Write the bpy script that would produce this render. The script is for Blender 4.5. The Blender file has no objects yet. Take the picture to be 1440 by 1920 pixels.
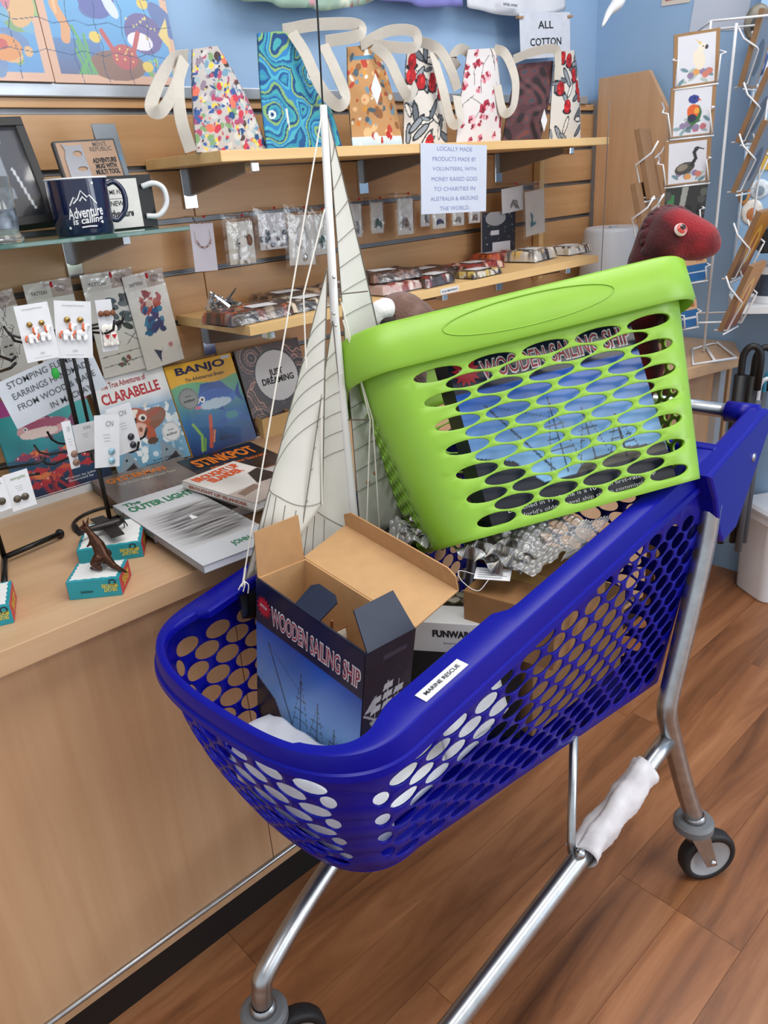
import bpy, bmesh, math, random
import numpy as np
from mathutils import Matrix, Vector, Quaternion
from mathutils.geometry import delaunay_2d_cdt
random.seed(7); rng = np.random.default_rng(7)
scene = bpy.context.scene
COL = scene.collection
# ------------------------------------------------------------ camera
CW, CH, F, CAMH = 1440, 1920, 1446.0, 1.29
RC = np.array([[0.72459497, 0.31623918, -0.61233563],
               [-0.68620301, 0.24863266, -0.68359873],
               [-0.06393406, 0.91551875, 0.39716225]])
cd = bpy.data.cameras.new('camera'); cam = bpy.data.objects.new('camera', cd); COL.objects.link(cam)
m4 = Matrix(RC.tolist()).to_4x4(); m4.translation = (0, 0, CAMH); cam.matrix_world = m4
cd.sensor_fit = 'HORIZONTAL'; cd.sensor_width = 36; cd.lens = 36 * F / CW; cd.clip_start = .05
scene.camera = cam
# ------------------------------------------------------------ world, lights, exposure
scene.view_settings.view_transform = 'Standard'; scene.view_settings.look = 'None'
scene.view_settings.gamma = 1; scene.view_settings.use_curve_mapping = False
scene.view_settings.exposure = 0.36
wd = bpy.data.worlds.new('world'); scene.world = wd; wd.use_nodes = True
wd.node_tree.nodes['Background'].inputs[0].default_value = (.88, .94, 1, 1)
wd.node_tree.nodes['Background'].inputs[1].default_value = .68
def area_light(name, loc, target, sx, sy, power, col):
    l = bpy.data.lights.new(name, 'AREA'); l.shape = 'RECTANGLE'; l.size = sx; l.size_y = sy
    l.energy = power; l.color = col
    o = bpy.data.objects.new(name, l); COL.objects.link(o); o.location = loc
    o.rotation_euler = (Vector(target) - Vector(loc)).to_track_quat('-Z', 'Y').to_euler()
    return o
area_light('ceiling_lamp', (0.3, .35, 2.44), (.3, .36, 0), 1.2, .6, 13, (1, .97, .93))
area_light('ceiling_lamp', (1.7, .45, 2.44), (1.7, .46, 0), 1.2, .6, 13, (1, .97, .93))
area_light('ceiling_lamp', (1.0, -1.2, 2.44), (1.0, -1.1, 0), 1.2, .6, 13, (1, .97, .93))
area_light('shop_window_daylight', (2.9, -2.4, 1.5), (1.2, .7, .8), 2.4, 1.8, 50, (.86, .93, 1))
# ------------------------------------------------------------ pixel helpers (a pixel is a direction; the plane gives the distance)
def ray(p): return RC @ np.array([p[0] - CW / 2, -(p[1] - CH / 2), -F])
CO = np.array([0, 0, CAMH])
def PZ(p, z): d = ray(p); return Vector((CO + d * (z - CAMH) / d[2]).tolist())
def PY(p, y): d = ray(p); return Vector((CO + d * y / d[1]).tolist())
def PX(p, x): d = ray(p); return Vector((CO + d * x / d[0]).tolist())
def PD(p, depth): d = ray(p) / F; return Vector((CO + d * depth).tolist())
# ------------------------------------------------------------ colour and materials
def lin(h):
    if not isinstance(h, str): return tuple(h)
    h = h.lstrip('#'); r = []
    for i in (0, 2, 4):
        c = int(h[i:i + 2], 16) / 255
        r.append(c / 12.92 if c <= .04045 else ((c + .055) / 1.055) ** 2.4)
    return tuple(r)
MATS = {}
def nt(name):
    m = bpy.data.materials.new(name); m.use_nodes = True
    return m, m.node_tree.nodes, m.node_tree.links, m.node_tree.nodes['Principled BSDF']
def M(col, rough=.5, metal=0, var=.05, scale=40, bump=0, coat=0, spec=.5, name=None, stretch=None):
    key = (col if isinstance(col, str) else tuple(col), rough, metal, var, scale, bump, coat, spec, stretch)
    if key in MATS: return MATS[key]
    m, N, L, B = nt(name or 'mat_%d' % len(MATS)); c = lin(col)
    tc = N.new('ShaderNodeTexCoord'); mp = N.new('ShaderNodeMapping'); nz = N.new('ShaderNodeTexNoise')
    nz.inputs['Scale'].default_value = scale; nz.inputs['Detail'].default_value = 4
    if stretch: mp.inputs['Scale'].default_value = stretch
    L.new(tc.outputs['Object'], mp.inputs[0]); L.new(mp.outputs[0], nz.inputs['Vector'])
    cr = N.new('ShaderNodeValToRGB')
    cr.color_ramp.elements[0].position = .3; cr.color_ramp.elements[1].position = .7
    cr.color_ramp.elements[0].color = tuple(x * (1 - var) for x in c) + (1,)
    cr.color_ramp.elements[1].color = tuple(min(1, x * (1 + var)) for x in c) + (1,)
    L.new(nz.outputs[0], cr.inputs[0]); L.new(cr.outputs[0], B.inputs['Base Color'])
    B.inputs['Roughness'].default_value = rough; B.inputs['Metallic'].default_value = metal
    B.inputs['Coat Weight'].default_value = coat; B.inputs['Specular IOR Level'].default_value = spec
    if bump:
        bp = N.new('ShaderNodeBump'); bp.inputs['Strength'].default_value = bump; bp.inputs['Distance'].default_value = .002
        L.new(nz.outputs[0], bp.inputs['Height']); L.new(bp.outputs[0], B.inputs['Normal'])
    MATS[key] = m; return m
def wood(name, c1, c2, axis='X', scale=1., rough=.38):
    m, N, L, B = nt(name)
    tc = N.new('ShaderNodeTexCoord'); mp = N.new('ShaderNodeMapping')
    st = {'X': (1.2, 22, 22), 'Z': (22, 22, 1.2)}[axis]
    mp.inputs['Scale'].default_value = [s * scale for s in st]
    oi = N.new('ShaderNodeObjectInfo'); ad = N.new('ShaderNodeVectorMath'); ad.operation = 'ADD'
    ml = N.new('ShaderNodeVectorMath'); ml.operation = 'SCALE'; ml.inputs['Scale'].default_value = 9.
    cb = N.new('ShaderNodeCombineXYZ')
    for k in range(3): L.new(oi.outputs['Random'], cb.inputs[k])
    L.new(cb.outputs[0], ml.inputs[0])
    L.new(tc.outputs['Object'], ad.inputs[0]); L.new(ml.outputs[0], ad.inputs[1]); L.new(ad.outputs[0], mp.inputs[0])
    nz = N.new('ShaderNodeTexNoise'); nz.inputs['Scale'].default_value = 1.6; nz.inputs['Detail'].default_value = 6; nz.inputs['Roughness'].default_value = .6
    nz.inputs['Distortion'].default_value = .5
    L.new(mp.outputs[0], nz.inputs['Vector'])
    cr = N.new('ShaderNodeValToRGB'); cr.color_ramp.elements[0].position = .3; cr.color_ramp.elements[1].position = .72
    cr.color_ramp.elements[0].color = lin(c1) + (1,); cr.color_ramp.elements[1].color = lin(c2) + (1,)
    L.new(nz.outputs[0], cr.inputs[0])
    hs = N.new('ShaderNodeHueSaturation'); mr = N.new('ShaderNodeMapRange')
    mr.inputs[3].default_value = .9; mr.inputs[4].default_value = 1.08
    L.new(oi.outputs['Random'], mr.inputs[0]); L.new(mr.outputs[0], hs.inputs['Value']); L.new(cr.outputs[0], hs.inputs['Color'])
    L.new(hs.outputs[0], B.inputs['Base Color']); B.inputs['Roughness'].default_value = rough
    return m
def print_mat(name, rough, bump=0, coat=0):
    m, N, L, B = nt(name)
    a = N.new('ShaderNodeAttribute'); a.attribute_name = 'Col'
    L.new(a.outputs['Color'], B.inputs['Base Color']); B.inputs['Roughness'].default_value = rough
    B.inputs['Coat Weight'].default_value = coat
    if bump:
        tc = N.new('ShaderNodeTexCoord'); nz = N.new('ShaderNodeTexNoise'); nz.inputs['Scale'].default_value = 60
        bp = N.new('ShaderNodeBump'); bp.inputs['Strength'].default_value = bump; bp.inputs['Distance'].default_value = .003
        L.new(tc.outputs['Object'], nz.inputs['Vector']); L.new(nz.outputs[0], bp.inputs['Height']); L.new(bp.outputs[0], B.inputs['Normal'])
    return m
PRINT = print_mat('print_satin', .42); PGLOSS = print_mat('print_gloss', .3, 0, .08); PFAB = print_mat('print_fabric', .85, .35)
def film(name, fac, rough=.12, bump=.6, scale=30, col=(1, 1, 1)):
    m, N, L, B = nt(name); N.remove(B); out = N['Material Output']
    tr = N.new('ShaderNodeBsdfTransparent'); gl = N.new('ShaderNodeBsdfGlossy'); gl.inputs['Roughness'].default_value = rough
    gl.inputs['Color'].default_value = tuple(col) + (1,)
    mx = N.new('ShaderNodeMixShader'); mx.inputs[0].default_value = fac
    tc = N.new('ShaderNodeTexCoord'); nz = N.new('ShaderNodeTexNoise'); nz.inputs['Scale'].default_value = scale; nz.inputs['Detail'].default_value = 3
    bp = N.new('ShaderNodeBump'); bp.inputs['Strength'].default_value = bump; bp.inputs['Distance'].default_value = .01
    L.new(tc.outputs['Object'], nz.inputs['Vector']); L.new(nz.outputs[0], bp.inputs['Height']); L.new(bp.outputs[0], gl.inputs['Normal'])
    L.new(tr.outputs[0], mx.inputs[1]); L.new(gl.outputs[0], mx.inputs[2]); L.new(mx.outputs[0], out.inputs[0])
    return m
FILM = film('clear_plastic_film', .07, .15, .25, 25); FILM2 = film('thick_plastic_film', .11, .25, .45, 40); FILM3 = film('flat_clear_window', .04, .05, .02, 10)
# ------------------------------------------------------------ mesh builder
class MB:
    def __init__(s): s.v = []; s.f = []; s.c = None
    def add(s, vs, fs):
        o = len(s.v); s.v += [tuple(x) for x in vs]; s.f += [tuple(i + o for i in q) for q in fs]; return s
    def box(s, a, b, m=None):
        (x0, y0, z0), (x1, y1, z1) = a, b
        vs = [(x, y, z) for z in (z0, z1) for y in (y0, y1) for x in (x0, x1)]
        if m is not None: vs = [m @ Vector(p) for p in vs]
        return s.add(vs, [(0, 2, 3, 1), (4, 5, 7, 6), (0, 1, 5, 4), (2, 6, 7, 3), (0, 4, 6, 2), (1, 3, 7, 5)])
    def prism(s, pts, z0, z1, m=None):
        n = len(pts); vs = [(p[0], p[1], z0) for p in pts] + [(p[0], p[1], z1) for p in pts]
        if m is not None: vs = [m @ Vector(p) for p in vs]
        return s.add(vs, [tuple(range(n - 1, -1, -1)), tuple(range(n, 2 * n))] + [(i, (i + 1) % n, n + (i + 1) % n, n + i) for i in range(n)])
    def tube(s, pts, r, n=10, cap=True, flat=None):
        pts = [Vector(p) for p in pts]; k = len(pts); rs = r if isinstance(r, (list, tuple)) else [r] * k
        up = None; rings = []
        for i, p in enumerate(pts):
            t = (pts[min(i + 1, k - 1)] - pts[max(i - 1, 0)]).normalized()
            if up is None:
                up = Vector((0, 0, 1)) if abs(t.z) < .9 else Vector((1, 0, 0))
            a = t.cross(up).normalized(); up = a.cross(t).normalized()
            fx = flat or 1
            rings.append([p + a * math.cos(2 * math.pi * j / n) * rs[i] + up * math.sin(2 * math.pi * j / n) * rs[i] * fx for j in range(n)])
        return s.loft(rings, cap)
    def loft(s, rings, cap=True, closed=True):
        n = len(rings[0]); vs = [p for r in rings for p in r]; fs = []
        for i in range(len(rings) - 1):
            for j in range(n if closed else n - 1):
                fs.append((i * n + j, i * n + (j + 1) % n, (i + 1) * n + (j + 1) % n, (i + 1) * n + j))
        if cap:
            fs.append(tuple(range(n - 1, -1, -1))); fs.append(tuple((len(rings) - 1) * n + j for j in range(n)))
        return s.add(vs, fs)
    def lathe(s, prof, n=24, m=None, cap=False):
        rings = []
        for r, z in prof:
            ring = [Vector((r * math.cos(2 * math.pi * j / n), r * math.sin(2 * math.pi * j / n), z)) for j in range(n)]
            rings.append([m @ p for p in ring] if m is not None else ring)
        return s.loft(rings, cap)
    def ball(s, c, r, n=10, m=None):
        rx, ry, rz = r if isinstance(r, (tuple, list)) else (r, r, r); rings = []
        for i in range(n + 1):
            th = math.pi * i / n; rr = max(math.sin(th), 1e-3)
            ring = [Vector((rx * rr * math.cos(2 * math.pi * j / (2 * n)), ry * rr * math.sin(2 * math.pi * j / (2 * n)), -rz * math.cos(th))) for j in range(2 * n)]
            rings.append([(m @ p if m is not None else p) + Vector(c) for p in ring])
        return s.loft(rings, True)
    def ribbon(s, pts, w, th=.0012):
        """flat strap: pts = [(point, width_dir)]"""
        rings = []; P_ = [Vector(p) for p, _ in pts]; k = len(P_)
        for i, (p, wd_) in enumerate(pts):
            t = (P_[min(i + 1, k - 1)] - P_[max(i - 1, 0)]).normalized(); a = Vector(wd_).normalized(); a = (a - t * a.dot(t)).normalized()
            nn = t.cross(a); p = P_[i]
            rings.append([p - a * w / 2 - nn * th, p + a * w / 2 - nn * th, p + a * w / 2 + nn * th, p - a * w / 2 + nn * th])
        return s.loft(rings, True)
    def mesh(s, name, smooth=False):
        me = bpy.data.meshes.new(name); me.from_pydata([tuple(p) for p in s.v], [], s.f)
        bm = bmesh.new(); bm.from_mesh(me); bmesh.ops.recalc_face_normals(bm, faces=bm.faces); bm.to_mesh(me); bm.free()
        if s.c is not None:
            at = me.color_attributes.new('Col', 'FLOAT_COLOR', 'POINT')
            a = np.ones((len(s.v), 4), np.float32); a[:, :3] = s.c; at.data.foreach_set('color', a.ravel())
        if smooth: me.polygons.foreach_set('use_smooth', [True] * len(me.polygons))
        me.update(); return me
    def build(s, name, mat, parent=None, smooth=False, bevel=0, mw=None, auto=None):
        o = bpy.data.objects.new(name, s.mesh(name, smooth or bool(auto))); COL.objects.link(o)
        o.data.materials.append(mat)
        if parent is not None: o.parent = parent
        if mw is not None: o.matrix_local = mw
        if bevel:
            b = o.modifiers.new('bevel', 'BEVEL'); b.width = bevel; b.segments = 2; b.limit_method = 'ANGLE'; b.angle_limit = .6
        if auto:
            for e in o.data.edges: pass
            o.data.set_sharp_from_angle(angle=auto)
        return o
def tag(o, label, cat, group=None):
    o['label'] = label; o['category'] = cat
    if group: o['group'] = group
    return o
def struct(o): o['kind'] = 'structure'; return o
def thing(name, label, cat, mw=None, group=None):
    o = bpy.data.objects.new(name, None); COL.objects.link(o); o.empty_display_size = .02
    if mw is not None: o.matrix_world = mw
    return tag(o, label, cat, group)
def fm(o, xd, yd):
    x = Vector(xd).normalized(); y = Vector(yd); y = (y - x * x.dot(y)).normalized(); z = x.cross(y)
    m = Matrix((x, y, z)).transposed().to_4x4(); m.translation = Vector(o); return m
def from3(bl, br, tl):
    bl, br, tl = Vector(bl), Vector(br), Vector(tl)
    m = fm(bl, br - bl, tl - bl); y = Vector(m.col[1][:3])
    return m, (br - bl).length, (tl - bl).dot(y)
def T(x=0, y=0, z=0): return Matrix.Translation((x, y, z))
def ptin(U, V, pts):
    ins = np.zeros(U.shape, bool); n = len(pts)
    for i in range(n):
        x0, y0 = pts[i]; x1, y1 = pts[(i + 1) % n]
        if y0 == y1: continue
        c = ((y0 > V) != (y1 > V)) & (U < (x1 - x0) * (V - y0) / (y1 - y0) + x0); ins ^= c
    return ins
class Cv:
    """painted print: colours evaluated at the vertices of a fine sheet; u, v run over w x h units"""
    def __init__(s, U, V, bg): s.U, s.V = U, V; s.a = np.zeros(U.shape + (3,)); s.a[:] = lin(bg)
    def put(s, k, col): s.a[k] = lin(col); return s
    def rect(s, x0, y0, x1, y1, col): return s.put((s.U >= x0) & (s.U <= x1) & (s.V >= y0) & (s.V <= y1), col)
    def ell(s, cx, cy, rx, ry, col, rot=0):
        a = math.radians(rot); dx, dy = s.U - cx, s.V - cy; x = dx * math.cos(a) + dy * math.sin(a); y = -dx * math.sin(a) + dy * math.cos(a)
        return s.put((x / rx) ** 2 + (y / ry) ** 2 <= 1, col)
    def ring(s, cx, cy, r0, r1, col):
        d = np.hypot(s.U - cx, s.V - cy); return s.put((d >= r0) & (d <= r1), col)
    def poly(s, pts, col): return s.put(ptin(s.U, s.V, pts), col)
    def line(s, pts, w, col):
        k = np.zeros(s.U.shape, bool)
        for (x0, y0), (x1, y1) in zip(pts[:-1], pts[1:]):
            dx, dy = x1 - x0, y1 - y0; L2 = dx * dx + dy * dy + 1e-12
            t = np.clip(((s.U - x0) * dx + (s.V - y0) * dy) / L2, 0, 1)
            k |= np.hypot(s.U - x0 - t * dx, s.V - y0 - t * dy) <= w / 2
        return s.put(k, col)
    def grad(s, y0, c0, y1, c1, k=None):
        t = np.clip((s.V - y0) / (y1 - y0), 0, 1)[..., None]; g = np.array(lin(c0)) * (1 - t) + np.array(lin(c1)) * t
        if k is None: k = (s.V >= min(y0, y1)) & (s.V <= max(y0, y1))
        s.a[k] = g[k]; return s
    def blobs(s, n, r0, r1, cols, seed=1, asp=.5, box=(0, 0, 1, 1)):
        g = random.Random(seed)
        for _ in range(n):
            r = g.uniform(r0, r1); s.ell(g.uniform(box[0], box[2]), g.uniform(box[1], box[3]), r, r * g.uniform(asp, 1), g.choice(cols), g.uniform(0, 180))
        return s
    def mott(s, amt, fr, seed=3):
        g = np.random.default_rng(seed); n = np.zeros(s.U.shape)
        for k in range(6):
            a = g.uniform(0, 6.28); q = fr * g.uniform(.6, 1.8); n += np.sin((s.U * math.cos(a) + s.V * math.sin(a)) * q + g.uniform(0, 6))
        s.a *= (1 + amt * n / 3)[..., None]; s.a = np.clip(s.a, 0, 1); return s
def sheet(name, w, h, paint, parent, res=.0016, mat=None, z=.0004, m=None, curl=None):
    """printed face lying on local x-y, printed side +z; paint(canvas factory) gets U, V in metres"""
    nx = max(2, min(260, int(w / res))); ny = max(2, min(260, int(h / res)))
    gx, gy = np.meshgrid(np.linspace(0, w, nx), np.linspace(0, h, ny)); cv = paint(gx, gy)
    gz = np.full(gx.shape, z) if curl is None else curl(gx, gy) + z
    mb = MB(); vs = np.stack([gx, gy, gz], -1).reshape(-1, 3); mb.v = [tuple(p) for p in vs.tolist()]
    if m is not None: mb.v = [tuple(m @ Vector(p)) for p in mb.v]
    i = np.arange((ny - 1) * nx).reshape(ny - 1, nx)[:, :-1].ravel()
    mb.f = np.stack([i, i + 1, i + nx + 1, i + nx], -1).tolist(); mb.c = cv.a.reshape(-1, 3)
    me = bpy.data.meshes.new(name); me.from_pydata(mb.v, [], mb.f)
    at = me.color_attributes.new('Col', 'FLOAT_COLOR', 'POINT'); a = np.ones((len(mb.v), 4), np.float32); a[:, :3] = mb.c
    at.data.foreach_set('color', a.ravel()); me.polygons.foreach_set('use_smooth', [True] * len(me.polygons))
    o = bpy.data.objects.new(name, me); COL.objects.link(o); me.materials.append(mat or PRINT); o.parent = parent
    return o
def text(s, parent, cx, cy, mat, w=None, h=None, z=.0009, rot=0, bold=.012, m=None, name='lettering', shear=0, space=1., arc=0, depth=0):
    cu = bpy.data.curves.new(name, 'FONT'); cu.body = s; cu.size = 1; cu.align_x = 'CENTER'; cu.align_y = 'CENTER'; cu.offset = bold
    cu.shear = shear; cu.resolution_u = 3; cu.space_line = space; cu.extrude = depth
    tmp = bpy.data.objects.new(name, cu); me = bpy.data.meshes.new_from_object(tmp); bpy.data.objects.remove(tmp); bpy.data.curves.remove(cu)
    n = len(me.vertices); a = np.zeros(n * 3, np.float32)
    if n == 0: return None
    me.vertices.foreach_get('co', a); a = a.reshape(-1, 3)
    lo, hi = a.min(0), a.max(0); a -= (lo + hi) / 2; bw, bh = (hi - lo)[:2]
    sx = w / bw if w else h / bh; sy = h / bh if h else sx
    if not w: sx = sy
    a[:, 0] *= sx; a[:, 1] *= sy; a[:, 2] *= 1
    if arc: a[:, 1] += -arc * (a[:, 0] / (w or bw * sx) * 2) ** 2
    r = math.radians(rot); x = a[:, 0] * math.cos(r) - a[:, 1] * math.sin(r) + cx; y = a[:, 0] * math.sin(r) + a[:, 1] * math.cos(r) + cy
    a[:, 0] = x; a[:, 1] = y; a[:, 2] += z
    if m is not None: a = np.array([tuple(m @ Vector(p)) for p in a.tolist()], np.float32)
    me.vertices.foreach_set('co', a.ravel()); me.update(); me.name = name
    o = bpy.data.objects.new(name, me); COL.objects.link(o); me.materials.append(mat); o.parent = parent
    return o
def catmull(pts, n=8):
    P_ = [Vector(p) for p in pts]; P_ = [P_[0] * 2 - P_[1]] + P_ + [P_[-1] * 2 - P_[-2]]; out = []
    for i in range(1, len(P_) - 2):
        a, b, c, d = P_[i - 1:i + 3]
        for k in range(n):
            t = k / n; out.append(.5 * ((2 * b) + (c - a) * t + (2 * a - 5 * b + 4 * c - d) * t * t + (3 * b - a - 3 * c + d) * t ** 3))
    out.append(P_[-2]); return out
def panel_holes(boundary, holes, inner=()):
    """2D region with holes -> (verts2d, tris)"""
    vs = []; es = []
    for loop in [boundary] + holes:
        o = len(vs); n = len(loop); vs += [Vector(p) for p in loop]; es += [(o + i, o + (i + 1) % n) for i in range(n)]
    vs += [Vector(p) for p in inner]
    own = {}; i0 = len(boundary)
    for h in holes:
        for j in range(len(h)): own[i0 + j] = id(h)
        i0 += len(h)
    r = delaunay_2d_cdt(vs, es, [], 1, 1e-7); ids = [next((own[q] for q in l if q in own), None) for l in r[3]]
    return [tuple(p) for p in r[0]], [tuple(t) for t in r[2] if ids[t[0]] is None or not (ids[t[0]] == ids[t[1]] == ids[t[2]])]
def oval(cx, cy, rx, ry, n=16, rot=0):
    c, s_ = math.cos(rot), math.sin(rot); o = []
    for i in range(n):
        a = 2 * math.pi * i / n; x, y = rx * math.cos(a), ry * math.sin(a); o.append((cx + x * c - y * s_, cy + x * s_ + y * c))
    return o
def solidify(o, t, off=0):
    m = o.modifiers.new('thickness', 'SOLIDIFY'); m.thickness = t; m.offset = off; return o
def remesh(o, vox, sm=6):
    m = o.modifiers.new('merge', 'REMESH'); m.mode = 'VOXEL'; m.voxel_size = vox; m.use_smooth_shade = True
    q = o.modifiers.new('soften', 'SMOOTH'); q.iterations = sm; q.factor = .5; return o
# shared materials
MAPLE = wood('maple_laminate', 'c69e78', 'd6b28c', 'X', .9); MAPLEV = wood('maple_laminate_upright', 'c49a74', 'd2aa84', 'Z', .9)
SLATM = wood('slatwall_laminate', 'bd9063', 'cfa578', 'X', 1.)
SHELFM = wood('shelf_laminate', 'd9b074', 'e6c48c', 'X', .8)
STEEL = M('b4b8bc', .34, 1, .1, 60); CHROME = M('d8dadc', .1, 1, .03); GREYM = M('83868a', .45, .5, .05)
BLACKW = M('0b0b0c', .35, 0, .1); BLACK = M('101012', .5); WHITE = M('e2e4e6', .5, 0, .02); PAPER = M('dcdee2', .8, 0, .03)
NAVY = M('131a33', .45, 0, .08); CARDB = M('b58a5e', .8, 0, .06, 60); REDM = M('c0182a', .4); INK = M('15161a', .6, 0, 0)
GREENINK = M('2f7a56', .5); ORANGE = M('e07a1e', .5); TEALB = M('1f8f9c', .45, 0, .04); SILV = M('b9bdc2', .35, .3)
# ============================================================ SETTING
YW = 1.51; ZC = .765; YC = .968
FLOORM = None
def floor_mat():
    m, N, L, B = nt('laminate_floor')
    tc = N.new('ShaderNodeTexCoord'); oi = N.new('ShaderNodeObjectInfo'); ge = N.new('ShaderNodeNewGeometry')
    mp = N.new('ShaderNodeMapping'); mp.inputs['Scale'].default_value = (1.1, 9, 9)
    cb = N.new('ShaderNodeCombineXYZ'); ml = N.new('ShaderNodeMath'); ml.operation = 'MULTIPLY'; ml.inputs[1].default_value = 17
    L.new(oi.outputs['Random'], ml.inputs[0])
    for k in range(3): L.new(ml.outputs[0], cb.inputs[k])
    ad = N.new('ShaderNodeVectorMath'); L.new(ge.outputs['Position'], ad.inputs[0]); L.new(cb.outputs[0], ad.inputs[1]); L.new(ad.outputs[0], mp.inputs[0])
    nz = N.new('ShaderNodeTexNoise'); nz.inputs['Scale'].default_value = 1.5; nz.inputs['Detail'].default_value = 7; nz.inputs['Roughness'].default_value = .62; nz.inputs['Distortion'].default_value = .8
    L.new(mp.outputs[0], nz.inputs['Vector'])
    cr = N.new('ShaderNodeValToRGB'); e = cr.color_ramp.elements
    e[0].position = .28; e[0].color = lin('5c3822') + (1,); e[1].position = .75; e[1].color = lin('b58058') + (1,)
    q = e.new(.5); q.color = lin('925f3c') + (1,)
    L.new(nz.outputs[0], cr.inputs[0])
    hs = N.new('ShaderNodeHueSaturation'); mr = N.new('ShaderNodeMapRange'); mr.inputs[3].default_value = .86; mr.inputs[4].default_value = 1.12
    L.new(oi.outputs['Random'], mr.inputs[0]); L.new(mr.outputs[0], hs.inputs['Value']); L.new(cr.outputs[0], hs.inputs['Color']); L.new(hs.outputs[0], B.inputs['Base Color'])
    B.inputs['Roughness'].default_value = .36
    n2 = N.new('ShaderNodeTexNoise'); n2.inputs['Scale'].default_value = 4; L.new(mp.outputs[0], n2.inputs['Vector'])
    bp = N.new('ShaderNodeBump'); bp.inputs['Strength'].default_value = .15; bp.inputs['Distance'].default_value = .001; L.new(n2.outputs[0], bp.inputs['Height']); L.new(bp.outputs[0], B.inputs['Normal'])
    return m
FLOORM = floor_mat()
fl = struct(MB().box((-1.6, -2.6, -.03), (3.6, 1.6, -.0085)).build('floor', M('6a452e', .8)))
strips = [(.305 + .12 * k) for k in range(-24, 11)]
cuts = {0: 1.045, 1: 1.045, 5: .428, 2: .62, 3: 1.5, 4: .2, -1: .35, -2: 1.25, -3: .8}
for y0 in strips:
    k = round((y0 - .305) / .12); c0 = cuts.get(k, random.uniform(-.2, 1.1)) if k not in cuts else cuts[k]
    xs = sorted(set([-1.6] + [c0 + 1.28 * j for j in range(-2, 4) if -1.55 < c0 + 1.28 * j < 3.55] + [3.6]))
    for a, b in zip(xs[:-1], xs[1:]):
        MB().box((a + .0004, y0 + .0003, -.008), (b - .0004, y0 + .1197, 0)).build('plank', FLOORM, fl)
BLUEW = M('9ab9da', .7, 0, .02, 8)
wb = struct(MB().box((-1.2, 1.535, .0), (2.4, 1.6, 2.5)).build('wall_back', BLUEW))
struct(MB().box((2.385, -.9, 0), (2.45, 1.535, 2.5)).build('wall_right', M('98b8d8', .7, 0, .02, 8)))
struct(MB().box((-1.6, -2.6, 2.5), (3.6, 1.6, 2.54)).build('ceiling', M('e9ebee', .8)))
# slatwall panels on the back wall: each board its own piece, aluminium in the grooves
for xa, xb, nm in ((-.9, .8865, 'trim_1'), (.8885, 2.352, 'trim_2')):
    s = struct(MB().box((xa, 1.524, .6), (xb, 1.534, 1.46)).build(nm, M('3a2c20', .7)))
    gz = [1.4345 - .0995 * k for k in range(8)]
    for k, g in enumerate(gz):
        top = (gz[k - 1] - .0055) if k else 1.456
        MB().box((xa, YW, g + .0055), (xb, 1.524, top)).build('slat', SLATM, s, bevel=.0012)
        MB().box((xa, 1.5165, g - .0045), (xb, 1.5235, g - .001)).box((xa, 1.521, g - .005), (xb, 1.5238, g + .005)).build('groove_insert', GREYM, s)
struct(MB().box((-.9, 1.502, 1.4565), (2.3, 1.54, 1.478)).build('trim_3', M('b9bfc6', .35, .5, .04), bevel=.002))
struct(MB().box((2.353, 1.49, .7), (2.372, 1.534, 1.47)).build('trim_4', M('a7adb5', .4, .4, .04), bevel=.001))
# counter
ct = thing('display_counter', 'maple laminate shop counter running along the slatted wall', 'counter', T(.5, 1.2, 0))
ctm = T(-.5, -1.2, 0)
MB().box((-.9, YC, .729), (1.93, 1.5, ZC), ctm).build('worktop', MAPLE, ct, bevel=.0012)
MB().box((-.9, 1.0, .1), (.5465, 1.018, .7285), ctm).build('front_panel', MAPLEV, ct)
MB().box((.5485, 1.0, .1), (1.93, 1.018, .7285), ctm).build('front_panel', MAPLEV, ct)
MB().box((-.9, 1.0015, .07), (1.93, 1.018, .0995), ctm).build('lower_strip', MAPLEV, ct)
MB().tube([ctm @ Vector((x, .9965, .098)) for x in (-.9, .5, 1.93)], .0045, 8).build('metal_edge_strip', STEEL, ct, smooth=True)
MB().box((-.9, 1.003, 0), (1.93, 1.02, .0695), ctm).build('kickboard', BLACK, ct)
MB().box((1.912, 1.02, 0), (1.93, 1.49, .7285), ctm).build('end_panel', MAPLEV, ct)
# corner counter at the right
cc = thing('corner_counter', 'angled maple counter under the white card rack', 'counter', T(2.1, 1.1, 0)); cm = T(-2.1, -1.1, 0)
MB().prism([(1.934, .965), (2.2, .905), (2.37, 1.0), (2.37, 1.48), (1.934, 1.48)], .735, .765, cm).build('worktop', MAPLE, cc, bevel=.001)
MB().prism([(1.99, .99), (2.15, .955), (2.152, .967), (1.992, 1.002)], 0, .734, cm).build('front_panel', MAPLEV, cc)
MB().box((2.15, .935, 0), (2.185, .97, .734), cm).build('corner_post', M('b4b8bd', .4, .3), cc)
MB().box((2.335, .99, 0), (2.355, 1.48, .734), cm).build('side_panel', MAPLEV, cc)
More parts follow.
